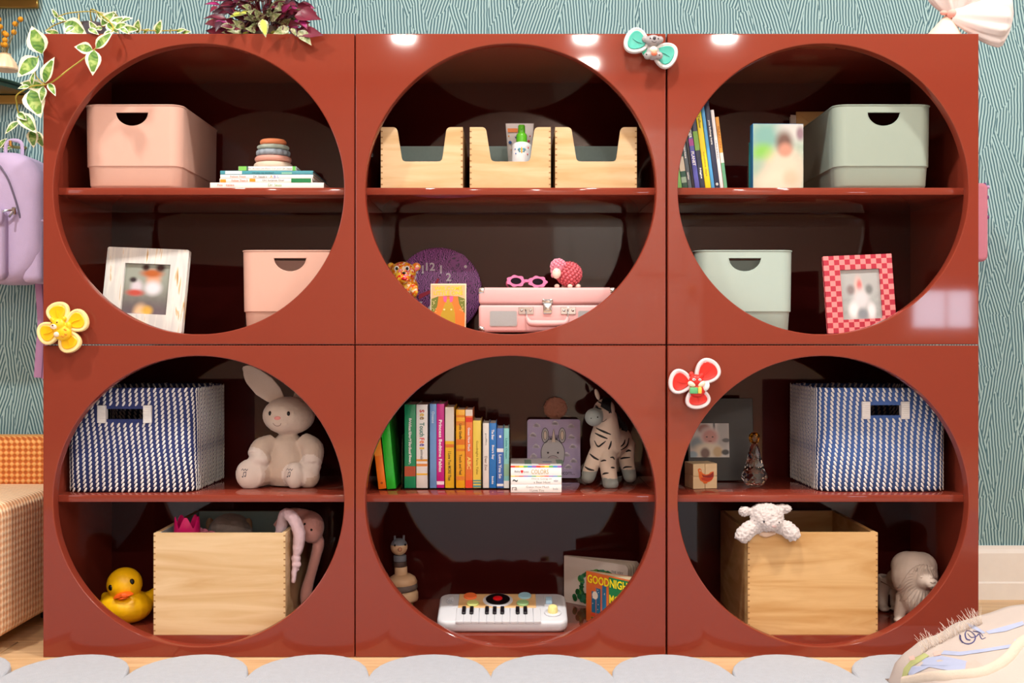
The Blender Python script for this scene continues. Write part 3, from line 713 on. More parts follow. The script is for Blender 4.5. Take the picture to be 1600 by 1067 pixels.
def photo_frame(label, W, H, bw, dep, loc, rot, fm, pm, inset=(0, 0, 0, 0), corner=.004, group=None):
    t = thing('framed_photo', label, 'picture frame', loc, rot, group)
    l, r, bt, tp_ = inset
    out = [(p[0], p[1]+H/2) for p in rrect(W, H, corner, 4)]
    hole = [(-W/2+l, bt), (W/2-r, bt), (W/2-r, H-tp_), (-W/2+l, H-tp_)]
    b = MB(); b.prism(out, 0, dep, holes=[hole]); b.build('moulding', fm, t)
    b = MB(); pw, ph = W-l-r, H-bt-tp_
    o = MB().box(-pw/2, pw/2, 0, .001, -ph/2, ph/2).build('photo_print', pm, t); o.location = ((l-r)/2, dep*.45, bt+ph/2)
    MB().box(-pw/2-.003, pw/2+.003, 0, .003, -ph/2-.003, ph/2+.003).build('backing_board', mat('frame_backing', (60, 48, 40), .8), t).location = ((l-r)/2, dep*.6, bt+ph/2)
    a = math.tan(-rot[0]) if rot[0] < 0 else .3
    MB().box(-.014, .014, -.0025, 0, 0, H*.66, T=Matrix.Translation((0, dep+H*.24, .012)) @ Matrix.Rotation(.36, 4, 'X')).build('easel_leg', mat('frame_backing', (60, 48, 40), .8), t)
    return settle(t, FL1)
# whitewashed wooden frame
WASH = mat('whitewashed_wood', (222, 220, 214), .6, 0)
def wash(m):
    nt = m.node_tree; N = nt.nodes; L = nt.links; b = N['Principled BSDF']
    tc = N.new('ShaderNodeTexCoord'); mp = N.new('ShaderNodeMapping'); mp.inputs['Scale'].default_value = (80, 30, 9); L.new(tc.outputs['Object'], mp.inputs[0])
    n = N.new('ShaderNodeTexNoise'); n.inputs['Scale'].default_value = 1; n.inputs['Detail'].default_value = 4; n.inputs['Distortion'].default_value = .7; L.new(mp.outputs[0], n.inputs['Vector'])
    cr = N.new('ShaderNodeValToRGB'); e = cr.color_ramp.elements
    e[0].position = .27; e[0].color = lin((150, 96, 40)); e[1].position = .39; e[1].color = lin((228, 226, 220)); x = e.new(.33); x.color = lin((205, 175, 130)); x = e.new(.6); x.color = lin((206, 206, 204))
    L.new(n.outputs[0], cr.inputs[0]); L.new(cr.outputs[0], b.inputs['Base Color'])
wash(WASH)
f = Fr(.14, FL1, 234); s = f.S
W, H = 129*s, .182
pm = photo_mat('blurred_family_snapshot', [(0, .3, .9, .35, (150, 158, 148)), (0, -.5, .9, .3, (104, 92, 100)), (.12, .16, .13, .12, (214, 160, 130)), (.08, .25, .2, .06, (176, 96, 50)), (-.05, .34, .07, .05, (60, 40, 38)), (.24, .34, .09, .06, (60, 36, 36)), (.12, .02, .16, .1, (222, 222, 230)), (-.2, .03, .11, .1, (210, 204, 214)), (-.22, -.06, .16, .05, (190, 84, 74)), (-.28, .14, .07, .04, (60, 52, 56)), (-.08, -.36, .13, .12, (226, 190, 150)), (-.1, -.46, .28, .07, (120, 110, 160)), (.05, -.33, .1, .07, (214, 170, 80))], (120, 122, 116), 80*s, 100*s, .6)
photo_frame('whitewashed wooden picture frame with blurred snapshot leaning back on the lower shelf', W, H, .02, .014, (f.loc.x, .075, FL1+.0015), (-.13, math.radians(2.6), math.radians(-5)), WASH, pm, (30*s, 27*s, 27*s, 24*s))
# red and pink checkered frame
CHK = ramp_mat('red_pink_checks', 'checker', 1, [(0, (236, 132, 132)), (.5, (172, 34, 58))], .4, interp='CONSTANT')
f = Fr(.11, FL1, 1335); s = f.S; W = 105*s; H = 119*s; cs = W/13
CHK.node_tree.nodes['Checker Texture'].inputs['Scale'].default_value = 1/cs
mpn = [n for n in CHK.node_tree.nodes if n.type == 'MAPPING'][0]; mpn.inputs['Location'].default_value = (cs/2/1, .3*cs, .05*cs)
pm2 = photo_mat('blurred_dancing_snapshot', [(0, .3, .6, .3, (170, 172, 172)), (-.05, .1, .1, .25, (216, 176, 168)), (-.02, .18, .06, .12, (214, 110, 110)), (0, -.1, .2, .2, (206, 204, 208)), (-.2, -.32, .12, .16, (226, 226, 228)), (.25, -.35, .1, .16, (224, 224, 228)), (.02, -.42, .13, .12, (130, 138, 146)), (-.25, .1, .1, .1, (130, 120, 120)), (.22, .1, .09, .1, (120, 124, 124))], (160, 166, 166), 60*s, 74*s, .6)
photo_frame('red and pink checkered picture frame with blurred snapshot on the lower right shelf', W, H, .02, .012, (f.loc.x, .05, FL1+.0015), (-.1, math.radians(-2.4), 0), CHK, pm2, (24.5*s, 20*s, 20*s, 22*s), .001)
# photo block with blue edges and thin teal book behind
f = Fr(.06, SH1, 1216); s = f.S; h = f.z(193)
t = thing('photo_block', 'thick photo block with blue edges showing a blurred woman outdoors', 'photo', (f.loc.x, .06, SH1), (0, 0, math.radians(2)))
BLU = mat('bright_blue_edge', (50, 130, 190), .3, .03)
MB().rbox(-40*s, 40*s, .0012, .026, 0, h, .001, 1).build('block', BLU, t)
pm3 = photo_mat('blurred_portrait_print', [(-.25, .3, .3, .2, (120, 168, 160)), (-.3, .05, .22, .14, (130, 190, 90)), (.3, .42, .3, .2, (196, 196, 192)), (-.35, -.25, .2, .2, (150, 176, 160)), (.12, -.2, .36, .3, (222, 196, 176)), (-.05, -.42, .4, .2, (226, 206, 186)), (.12, .22, .16, .16, (110, 84, 76)), (.14, .1, .13, .1, (196, 140, 120)), (.25, -.32, .15, .12, (230, 184, 160)), (.44, .35, .08, .1, (140, 116, 126))], (160, 180, 165), 79*s, h, .6)
MB().box(-39.4*s, 39.4*s, -.0004, .0012, -h/2+.001, h/2-.001).build('photo_print', pm3, t).location.z = h/2
t = thing('photo_album', 'slim turquoise album standing behind the photo block', 'album', ((1174-800)*S(.09), .09, SH1), (0, 0, math.radians(4)))
TQ = mat('turquoise_cover', (44, 176, 186), .35, .04); MB().rbox(-.001, .075, 0, .0018, 0, .108, .0008, 1).rbox(-.001, .0008, .0018, .016, 0, .108, .0005, 1).rbox(-.001, .075, .016, .0178, 0, .108, .0008, 1).build('cover', TQ, t)
MB().box(.001, .073, .0018, .016, .002, .106).build('pages', PAPER, t)
# kraft envelopes behind the sage bin
f = Fr(.31, SH1, 1270); s = f.S; h = f.z(171)
KR = mat('kraft_paper', (190, 150, 96), .8, .12, 25)
t = thing('kraft_envelope', 'brown kraft envelope standing behind the sage bin', 'envelope', (f.loc.x-.0, .335, SH1), (0, 0, 0))
MB().rbox(-22*s, 40*s, 0, .004, 0, h, .0012, 1).build('pocket', KR, t)
MB().prism([(-22*s, h-.001), (40*s, h-.001), (12*s, h-.04)], -.001, 0).build('flap', KR, t)
t = thing('paper_card', 'pale folded card standing left of the kraft envelope', 'card', ((1243-800)*s, .33, SH1), (0, 0, .3))
MB().rbox(-5*s, 5*s, 0, .0015, 0, h-6*s, .0005, 1).rbox(-5*s, 5*s, .004, .0055, 0, h-9*s, .0005, 1).rbox(-5*s, -4.6*s, 0, .0055, 0, h-9*s, .0003, 1).build('folded_sheet', mat('pale_card', (196, 182, 172), .7), t)
# greeting card WELCOME LITTLE ONE
f = Fr(.09, FL1, 700); s = f.S; H = f.z(444)
t = thing('greeting_card', 'orange greeting card reading WELCOME LITTLE ONE in front of the round clock', 'card', (f.loc.x, .085, FL1+.0003), (-.1, 0, math.radians(-3)))
CRM = mat('cream_card', (238, 222, 190), .6, .02)
b = MB(); b.rbox(-28*s, 28*s, 0, .0012, 0, H, .0004, 1); b.build('front_panel', CRM, t)
MB().rbox(-28*s, 28*s, 0, .0012, 0, H, .0004, 1, T=Matrix.Translation((28*s, .0014, 0)) @ Matrix.Rotation(-.24, 4, 'Z') @ Matrix.Translation((-28*s, 0, 0))).build('rear_panel', CRM, t)
w2 = 26.3*s; y = -.0001
b = MB(); b.prism([(-w2, 2*s), (w2, 2*s), (w2, H-2*s), (-w2, H-2*s)], y-.0003, y)
arch = [(-w2, H-24*s), (-16*s, H-20*s), (0, H-19*s), (16*s, H-20*s), (w2, H-24*s), (w2, 2*s), (-w2, 2*s)]
plate(b, arch, y-.0003, 1, .0002)
plate(b, [(-15*s, H-20*s), (15*s, H-20*s), (17*s, H-32*s), (w2, H-48*s), (w2, 2*s), (-w2, 2*s), (-w2, H-54*s), (-17*s, H-36*s)], y-.0005, 2, .0002)
plate(b, [(-2*s, H-24*s), (2*s, H-24*s), (8*s, H-36*s), (11*s, H-48*s), (12*s, 2*s), (-14*s, 2*s), (-11*s, H-48*s), (-7*s, H-36*s)], y-.0007, 3, .0002)
for sx in (-1, 1): plate(b, [(sx*2*s, H-20*s), (sx*8*s, H-20*s), (sx*7*s, H-28*s), (sx*3*s, H-30*s)], y-.0008, 4, .0002)
for px in (-6, 5): plate(b, [(px*s+p[0], H-41*s+p[1]) for p in circ(0, 0, 1.4*s, 10)], y-.0009, 5, .0002)
rng = random.Random(3)
for i in range(26):
    px = rng.choice((-1, 1))*rng.uniform(18, 25)*s; pz = H-rng.uniform(26, 45)*s
    plate(b, [(px+p[0], pz+p[1]) for p in circ(0, 0, .7*s, 6)], y-.0006, 5, .0002)
b.build('printed_picture', [mat('card_peach', (240, 176, 130), .6, .02), mat('card_olive', (110, 118, 40), .6, .1, 200), mat('card_orange', (240, 120, 40), .6, .02), mat('card_mustard', (190, 150, 30), .6, .05), mat('card_pink', (240, 90, 150), .6, .02), mat('card_dots', (240, 216, 150), .6, 0)], t)
b = MB(); put_text(b, 'WELCOME', 0, H-7.5*s, 44*s, 6.5*s, y-.0006, bold=True); put_text(b, 'LITTLE ONE', 0, H-15*s, 46*s, 6*s, y-.0006, bold=True)
settle(t, FL1); b.build('lettering', mat('card_yellow', (246, 200, 30), .6, 0), t)

# ---------------------------------------------------------------- round clock
f = Fr(.29, FL1, 684); s = f.S; R = 68.5*s; 
CLK = ramp_mat('purple_brush_print', 'wave', 75, [(0, (62, 30, 74)), (.3, (84, 46, 98)), (.55, (176, 104, 188))], .45, (1, 1, 1.3), dist=14, detail=2)
t = thing('wall_clock', 'round purple printed wooden clock face with white numerals leaning against the back', 'clock', (f.loc.x, .29, FL1+.001), (-.09, 0, 0))
MB().lathe([(R-.002, 0), (R, .001), (R, .008), (R-.002, .009)], seg=72, T=Matrix.Translation((0, .009, R)) @ Matrix.Rotation(PI/2, 4, 'X')).build('dial', CLK, t)
b = MB(); mcx, mcz = 31*s, R+44*s
plate(b, [(mcx+p[0], mcz+p[1]) for p in circ(0, 0, 15.5*s, 32)], 0)
plate(b, [(-12*s, R+40*s), (0, R+52*s), (8*s, R+54*s), (2*s, R+46*s), (-8*s, R+38*s)], 0)
plate(b, [(46*s, R+18*s), (54*s, R+14*s), (56*s, R-10*s), (50*s, R-20*s), (44*s, R-4*s)], 0)
b.build('printed_moon', ramp_mat('violet_blotch_print', 'noise', 90, [(.4, (70, 34, 84)), (.47, (146, 72, 156))], .45, dist=2), t)
b = MB(); rr = 33*s
for n in range(1, 13):
    a = PI/2-n*PI/6; put_text(b, str(n), rr*math.cos(a)-12*s, R+rr*math.sin(a)+5*s, 40*s, 13*s, -.0009, bold=True, fit=False)
b.build('numerals', mat('clock_white', (226, 222, 236), .5, 0), t)
MB().lathe([(0, -.0025), (2.4*s, -.002), (2.4*s, 0), (0, 0)], seg=12, T=Matrix.Translation((43*s, 0, R+38*s)) @ Matrix.Rotation(PI/2, 4, 'X') @ Matrix.Scale(-1, 4, (0, 0, 1))).build('dot', mat('clock_white', (226, 222, 236), .5, 0), t)
b = MB(); plate(b, [(-9*s, R+2*s), (-6*s, R), (2*s, R+18*s), (-1*s, R+20*s)], -.001); plate(b, [(-30*s, R-14*s), (-10*s, R-3*s), (-12*s, R+1*s), (-30*s, R-6*s)], -.001)
b.build('hands', mat('clock_crimson', (180, 24, 70), .5, 0), t)

# ---------------------------------------------------------------- pink suitcase with things on it
f = Fr(.055, FL1, 855); s = f.S
t = thing('suitcase', 'pastel pink retro suitcase with chrome latch and speaker grilles', 'suitcase', (f.loc.x, .055, FL1+.0005))
SUIT = mat('pastel_pink_leatherette', (228, 174, 174), .4, .02, 60, .15, 900)
w = 107*s; h = f.z(449)-.0005; zs = f.z(476); dp = .17
MB().rbox(-w, w, 0, dp, .003, zs-.0008, .006, 3).build('case_base', SUIT, t)
MB().rbox(-w, w, 0, dp, zs+.0008, h, .006, 3).build('case_lid', SUIT, t)
MB().box(-w+.003, w-.003, .003, dp-.003, zs-.0012, zs+.0012).build('seam', mat('seam_dull_pink', (150, 110, 110), .7), t)  # darker pink strip between base and lid
for sx in (-1, 1):
    for zz, dz in ((.003, 1), (h, -1)):
        b = MB(); b.rbox(sx*w-(.014 if sx > 0 else .001), sx*w+(.014 if sx < 0 else .001), -.001, .013, min(zz, zz+dz*.014)-.0007, max(zz, zz+dz*.014)+.0007, .005, 2)
        b.ell((sx*(w-.0105), -.0016, zz+dz*.0105), .0013, seg=8, ring=6); b.build('corner_guard', CHROME, t)
GRL = mat('speaker_cloth', (164, 164, 166), .7, .15, 900)
for x0, x1 in ((766, 807), (904, 945)):
    b = MB(); out = [(f.x((x0+x1)/2)+p[0], f.z(498)+p[1]) for p in rrect((x1-x0+2.4)*s, 25*s, .004, 5)]; b.prism(out, -.0009, .002); b.build('grille_bezel', mat('grille_edge', (190, 170, 170), .4), t)
    b = MB(); out = [(f.x((x0+x1)/2)+p[0], f.z(498)+p[1]) for p in rrect((x1-x0)*s, 23*s, .0035, 5)]; b.prism(out, -.0014, .001); b.build('speaker_grille', GRL, t)
b = MB(); lx = f.x(855.5)
b.rbox(lx-7*s, lx+7*s, -.004, .001, f.z(491), f.z(474), .002, 2); b.rbox(lx-8.5*s, lx+8.5*s, -.003, .001, f.z(474.5), f.z(467), .002, 2); b.rbox(lx-4*s, lx+4*s, -.0065, -.003, f.z(486.5), f.z(478), .0015, 2)
b.tube([(lx-4*s, -.004, f.z(474)), (lx-4*s, -.006, f.z(469)), (lx+4*s, -.006, f.z(469)), (lx+4*s, -.004, f.z(474))], .0009, 6, 0, 1)
b.build('latch', CHROME, t)
for px in (822, 888):
    b = MB(); b.rbox(f.x(px)-12*s, f.x(px)+12*s, -.002, .001, f.z(491.5), f.z(480), .0008, 1)
    for dx in (-7, 7): b.ell((f.x(px)+dx*s, -.0022, f.z(485.5)), (.0028, .0016, .0028), seg=10, ring=6)
    b.tube([(f.x(px)-1*s, -.003, f.z(484)), (f.x(px)+(1 if px < 850 else -1)*.5*s, -.011, f.z(490)), (f.x(px)+(2 if px < 850 else -2)*s, -.015, f.z(500))], .0014, 6, 0, 3)
    b.build('handle_bracket', CHROME, t)
b = MB(); b.tube([(f.x(823.5), -.015, f.z(497)), (f.x(827), -.016, f.z(504)), (f.x(836), -.017, f.z(506)), (f.x(874), -.017, f.z(506)), (f.x(883), -.016, f.z(504)), (f.x(887), -.015, f.z(497))], [.0035, .0062, .0075, .0075, .0062, .0035], 10, 0, 5)
b.build('carry_handle', SUIT, t)
ZSUIT = FL1+.0005+h
# flower sunglasses
f = Fr(.075, ZSUIT, 823); s = f.S
t = thing('sunglasses', 'pink flower shaped toddler sunglasses lying on the pink suitcase', 'sunglasses', f.loc, (0, math.radians(2), math.radians(3)))
PK = mat('candy_pink_plastic', (232, 120, 170), .3, .03)
dk = mat('dark_lens', (22, 10, 24), .3, 0, spec=.15)
b = MB()
for sx in (-1, 1):
    cx, cz = sx*17*s, 9*s
    out = [(cx+14.5*s*math.cos(a)*(1+.085*math.cos(7*a)), cz+8.8*s*math.sin(a)*(1+.085*math.cos(7*a))) for a in [2*PI*k/70 for k in range(70)]]
    b.prism(out, 0, .0035, holes=[circ(cx, cz, 8.6*s, 28, 5.2*s)])
b.rbox(-6*s, 6*s, .0005, .003, 8*s, 11.5*s, .001, 1); b.rbox(-4*s, 4*s, -.001, .001, 7.5*s, 12*s, .001, 1)
b.build('frame', PK, t)
for sx in (-1, 1): MB().lathe([(0, -.001), (8.8*s, -.001), (8.8*s, .001), (0, .001)], seg=28, T=Matrix.Translation((sx*17*s, .002, 9*s)) @ Matrix.Scale(.61, 4, (0, 0, 1)) @ Matrix.Rotation(PI/2, 4, 'X')).build('lens', dk, t)
for sx in (-1, 1): MB().tube([(sx*30*s, .002, 9*s), (sx*30.5*s, .03, 7*s), (sx*29*s, .07, 5*s), (sx*26*s, .085, 1.8*s)], .0019, 6, 0, 3).build('temple_arm', PK, t)
settle(t, ZSUIT+.0004)
# crocheted sheep
f = Fr(.11, ZSUIT+.0004, 886); s = f.S
t = thing('sheep_figurine', 'pink knobbly sheep figurine with pale face standing on the pink suitcase', 'figurine', f.loc)
WOOL = mat('coral_pink_wool', (214, 104, 116), .8, .15, 60, .4, 600); WOOL2 = mat('light_pink_wool', (232, 148, 170), .8, .12, 60, .4, 600); FACE = mat('ivory_resin', (236, 214, 200), .45, .03)
b = MB(); c0 = f.p(889, 428); R0 = Vector((19*s, 17*s, 18*s)); b.ell(c0, R0*.95)
for k in range(150):
    zz = 1-2*(k+.5)/150; r_ = math.sqrt(1-zz*zz); th = k*2.39996
    b.ell(c0+Vector((R0.x*r_*math.cos(th), R0.y*r_*math.sin(th), R0.z*zz)), 2.5*s, seg=8, ring=6)
b.build('fleece', WOOL, t)
b = MB(); c0 = f.p(872, 417, -.012)
b.ell(c0, (10*s, 9*s, 10*s))
for k in range(60):
    zz = 1-1.6*(k+.5)/60; r_ = math.sqrt(1-zz*zz); th = k*2.39996
    p = Vector((11*s*r_*math.cos(th), 9*s*r_*math.sin(th), 11*s*zz))
    if p.y < -4*s and p.z < 0: continue
    b.ell(c0+p, 2.4*s, seg=8, ring=6)
for px, py in ((862, 424), (863, 430), (881, 426)): b.ell(f.p(px, py, -.014), (2.6*s, 2.6*s, 4.5*s), seg=10, ring=8)
b.build('head_wool', WOOL2, t)
b = MB(); b.ell(f.p(869, 428, -.022), (7*s, 6*s, 8.5*s), rot=(-.2, .15, 0)); b.build('face', FACE, t)
b = MB()
for sx in (-1, 1): b.ell(f.p(869+sx*3.2, 424.5, -.0305), .0007, seg=8, ring=6)
b.build('eyes', BLACK, t)
for px, y in ((870, -.010), (890, -.014), (903, -.008), (882, .014), (900, .014)): MB().ell((f.x(px), y, 3.2*s), (4.2*s, 4.2*s, 3.4*s), seg=12, ring=8).build('hoof', FACE, t)
# spotted tiger figurine at the left
f = Fr(.15, FL1, 631); s = f.S
t = thing('tiger_figurine', 'orange and yellow splash patterned animal figurine in front of the purple clock', 'figurine', f.loc)
SPL = ramp_mat('splashed_glaze', 'voronoi', 210, [(0, (236, 150, 30)), (.3, (246, 200, 70)), (.5, (250, 226, 190)), (.66, (238, 120, 40)), (.8, (214, 50, 40)), (.92, (240, 130, 150))], .2, interp='CONSTANT')
b = MB(); b.ell(f.p(630, 427, -.01), (21*s, 18*s, 18*s)); b.ell(f.p(634, 450, 0), (20*s, 18*s, 22*s)); b.ell(f.p(631, 437, -.03), (11*s, 8*s, 8*s))
for px in (611, 651): b.ell(f.p(px, 417, -.004), (7*s, 4*s, 7*s))
b.ell(f.p(622, 492, -.008), (9*s, 11*s, 24*s)); b.ell(f.p(644, 492, -.008), (9*s, 11*s, 24*s)); b.ell(f.p(633, 480, .012), (20*s, 18*s, 32*s)); b.ell(f.p(648, 455, -.02), (7*s, 8*s, 11*s))
me = fuse(b, .0022, 3)
link('body', me, SPL, t)
BV = bvh_of(me)
b = MB(); b2 = MB()
for px, py in ((622, 421), (638, 421)):
    p = on(BV, f.x(px), f.z(py)); b.ell(p, (4*s, 1.4*s, 4.4*s), seg=14, ring=8); b2.ell(p+Vector((.4*s, -1.5*s, 0)), (2.1*s, .8*s, 2.6*s), seg=10, ring=6)
b.build('eye_white', mat('gloss_white', (240, 240, 244), .2, 0), t)
p = on(BV, f.x(633.5), f.z(428)); b2.ell(p, (2.8*s, 2*s, 2*s), seg=10, ring=6); b2.build('pupils_and_nose', mat('gloss_black', (20, 14, 14), .2, 0), t)
b = MB(); p = on(BV, f.x(634), f.z(437)); b.ell(p, (4.5*s, 1.5*s, 2.6*s), seg=12, ring=8); b.build('mouth', mat('gloss_red', (206, 30, 36), .25, 0), t)

# tube and spray bottle in the middle notched box
f = Fr(.16, SH1+.0115, 812); s = f.S
t = thing('lotion_tube', 'white lotion tube with orange band standing in the notched pine box', 'tube', (f.loc.x, .16, SH1+.0115))
LOT = mat('white_tube_plastic', (232, 230, 234), .35, .02)
htop = f.z(193); loops = []
for k in range(9):
    u = k/8; rx = (16+6.0*u)*s*1.0; ry = (14*(1-u)+.8*u)*s; z = .02+(htop-.02)*u
    loops.append([Vector((rx*math.cos(2*PI*i/28), ry*math.sin(2*PI*i/28), z)) for i in range(28)])
MB().loft(loops).build('tube_body', LOT, t)
MB().lathe([(12*s, 0), (13*s, .002), (13*s, .02), (12*s, .021)], seg=24).build('cap', WHITE, t)
b = MB(); zo = f.z(204.5)
b.prism([(-18.5*s, zo-3*s), (-3*s, zo-3*s), (-3*s, zo+3*s), (-19*s, zo+3*s)], -5.4*s, -4.6*s); b.build('orange_band', mat('tube_orange', (244, 140, 60), .4, 0), t)
b = MB()
for i, (px, py, r) in enumerate(((797, 224, 2.6), (800, 236, 2), (826, 222, 2), (806, 216, 1.4), (795, 214, 1.3), (828, 214, 1.2), (804, 228, 1.4), (803, 246, 1.6))):
    y = -(14*(1-.6)+1)*s-1.3*s
    b.ell(f.p(px, py, -10*s if py > 230 else -8.2*s if py > 220 else -7*s), (r*s, 2.6*s, r*s), seg=8, ring=6, mi=i % 3)
b.build('printed_dots', [mat('dot_blue', (60, 110, 190), .4, 0), mat('dot_orange', (240, 160, 60), .4, 0), mat('dot_coral', (230, 90, 90), .4, 0)], t)
f = Fr(.115, SH1+.0115, 815); s = f.S
t = thing('spray_bottle', 'small white spray bottle with bright green cap beside the lotion tube', 'bottle', (f.loc.x, .115, SH1+.0115))
MB().lathe([(15*s, 0), (15.8*s, .002), (15.8*s, f.z(231)), (15*s, f.z(227)), (12*s, f.z(224)), (8*s, f.z(222.5)), (7*s, f.z(222))], seg=36).build('bottle_body', LOT, t)
GRN = mat('leaf_green_plastic', (92, 186, 40), .3, .03)
MB().lathe([(8.4*s, f.z(223)), (8.4*s, f.z(212)), (7.2*s, f.z(209.5)), (5.6*s, f.z(208)), (5.4*s, f.z(197)), (4.4*s, f.z(195.5)), (0, f.z(195))], seg=24).build('spray_cap', GRN, t)
MB().rbox(-1.5*s, 1.5*s, -8*s, -3*s, f.z(203), f.z(199.5), .001, 1).build('nozzle', GRN, t)
b = MB(); cx, cz, yy = 0, f.z(237), -15.6*s
b.ell((cx, yy, cz), (1.4*s, .6*s, 5.5*s), mi=0, seg=10, ring=8)
for sx in (-1, 1):
    b.ell((cx+sx*3.6*s, yy+.2*s, cz+1.5*s), (2.8*s, .6*s, 2.2*s), rot=(0, sx*.5, 0), mi=1, seg=10, ring=8); b.ell((cx+sx*2.8*s, yy+.3*s, cz-2*s), (2*s, .6*s, 1.7*s), mi=1, seg=10, ring=8)
for k, (dx, dz) in enumerate(((10, 4), (-9, -5), (9, -6), (-10, 2))): b.ell((dx*s, -math.sqrt(15.8**2-dx*dx)*s, cz+dz*s), (1.2*s, 1*s, 1.2*s), mi=2+k % 2, seg=8, ring=6)
b.build('printed_bee', [mat('bee_yellow', (230, 170, 60), .4, 0), mat('bee_wing_blue', (90, 150, 170), .4, 0), mat('dot_coral', (230, 90, 90), .4, 0), mat('dot_blue', (60, 110, 190), .4, 0)], t)

# ring stacker on the flat books
f = Fr(.115, ZSTK, 427); s = f.S; f.by = 256.0
t = thing('ring_stacker', 'silicone ring stacking toy in orange, sage, grey blue, pink and cream', 'toy', (f.loc.x, .115, ZSTK+.0002))
def ring(nm, z0, z1, r, col, lobes=0, amp=0, n=1):
    m = mat('silicone_%d_%d_%d' % col, col, .6, .03); h = z1-z0; prof = [(r*.35, z0), (r*.8, z0)]+[(r*.8+.2*r*math.cos(a), z0+h/2+h/2*math.sin(a)) for a in [-PI/2+PI*k/8 for k in range(1, 8)]]+[(r*.8, z1), (r*.35, z1)]
    MB().lathe(prof, seg=72, lobes=lobes, amp=amp).build(nm, m, t, 60)
zz = lambda p: (256-p)*s
ring('stacking_ring', 0, zz(243.5), 30*s, (206, 190, 172)); ring('stacking_ring', zz(243.5), zz(234), 28.5*s, (208, 150, 136))
ring('stacking_ring', zz(234), zz(224), 26*s, (140, 152, 164), 14, .04); ring('stacking_ring', zz(224), zz(216.5), 24.5*s, (164, 176, 164), 9, .025); ring('stacking_ring', zz(216.5), zz(207.5), 20.5*s, (224, 136, 92))

# ---------------------------------------------------------------- plush rabbit
def fuzz(me, amp, sc, seed=0):
    ns = [v.normal.copy() for v in me.vertices]
    for v, n in zip(me.vertices, ns): v.co += n*amp*noise.noise(v.co*sc+Vector((seed, 0, 0)))
def paint(me, fn):
    for p in me.polygons: p.material_index = fn(p.center, p.normal)
f = Fr(.185, SH2, 448); s = f.S; X, Z = f.x, f.z
t = thing('plush_rabbit', 'beige plush rabbit sitting upright beside the rope basket', 'plush toy', f.loc)
BUN = mat('beige_plush', (206, 186, 170), .95, .05, 40, .35, 700, sheen=.3); BUNP = mat('paw_plush_painted_light', (226, 214, 206), .95, .04, 40, .35, 700, sheen=.3); BUNG = mat('taupe_plush', (176, 158, 148), .95, .05, 40, .35, 700, sheen=.3)  # all four paws paler, window light painted into their colour
b = MB()
b.ell(f.p(452, 649, -.005), (41*s, 33*s, 30*s)); b.ell(f.p(446, 656, -.022), (27*s, 22*s, 20*s))
b.lathe([(5*s, 0), (28*s, .001), (36*s, 14*s), (36*s, 30*s), (31*s, 50*s), (23*s, 70*s), (10*s, 82*s)], (X(450), 0, 1*s), 28)
b.tube([f.p(428, 690, -.01), f.p(414, 698, -.03), f.p(409, 711, -.045)], [13*s, 17*s, 16.5*s], 14); b.ell(f.p(413, 713, -.046), (17*s, 15*s, 12*s))
b.tube([f.p(474, 688, -.008), f.p(491, 700, -.024), f.p(492, 722, -.034)], [14*s, 18*s, 15*s], 14); b.ell(f.p(490, 727, -.034), (16*s, 13*s, 11*s))
b.tube([f.p(420, 736, -.012), f.p(401, 737, -.05)], [20*s, 22*s], 14); b.ell(f.p(399, 737, -.052), (22.5*s, 12*s, 24*s))
b.tube([f.p(478, 737, -.008), f.p(482, 738, -.04)], [20*s, 20*s], 14); b.ell(f.p(467, 739, -.05), (15*s, 13*s, 21*s)); b.ell(f.p(486, 740, -.036), (18*s, 16*s, 20*s))
me = fuse(b, .0028, 5); fuzz(me, .0006, 260)
for v in me.vertices: v.co.z = max(v.co.z, .0004)
def rab(c, n):
    if c.y < -.030 and (c.x-X(404))**2+(c.z-Z(718))**2 < (23*s)**2: return 1
    if c.y < -.030 and (c.x-X(399))**2+(c.z-Z(737))**2 < (24*s)**2: return 1
    if c.y < -.024 and (c.x-X(490))**2+(c.z-Z(724))**2 < (18*s)**2: return 1
    if c.y < -.036 and (c.x-X(467))**2+(c.z-Z(739))**2 < (20*s)**2: return 1
    return 0
paint(me, rab)
link('body', me, [BUN, BUNP, BUNG], t, 180)
BV = bvh_of(me)
def ear(pts, wid, th, mi, nm):
    b = MB(); P, R = catmull([Vector(p) for p in pts], wid, 5); lo = []
    for k in range(len(P)):
        tdir = (P[min(k+1, len(P)-1)]-P[max(k-1, 0)]).normalized(); side = tdir.cross(Vector((0, 1, 0))).normalized()
        lo.append([P[k]+side*R[k]*math.cos(a)+Vector((0, 1, 0))*((th if math.sin(a) > 0 else th*.35)*math.sin(a)*min(1, R[k]/.008)+.0022*math.cos(a)**2*-1) for a in [2*PI*i/16 for i in range(16)]])
    b.loft(lo); return b.build(nm, mi, t, 180)
ear([f.p(438, 626, -.002), f.p(428, 616, -.004), f.p(414, 603, -.008), f.p(398, 588, -.010), f.p(388, 578, -.010), f.p(381, 574, -.009)], [9*s, 15*s, 18*s, 15*s, 9*s, 1.5*s], .006, BUN, 'ear')
ear([f.p(462, 628, .012), f.p(472, 612, .014), f.p(482, 596, .016), f.p(490, 580, .016)], [8*s, 12*s, 10*s, 2*s], .006, BUN, 'ear')
GB = mat('shiny_bead_eye', (14, 12, 12), .12, 0)
for px, py in ((428, 644), (457.5, 644)): MB().ell(on(BV, X(px), Z(py)), (2.5*s, 2*s, 3.6*s), seg=12, ring=8).build('eye', GB, t)
MB().ell(on(BV, X(441), Z(651)), (5.5*s, 1.6*s, 3*s), seg=14, ring=8).build('nose', mat('rose_nose', (222, 146, 140), .9), t)
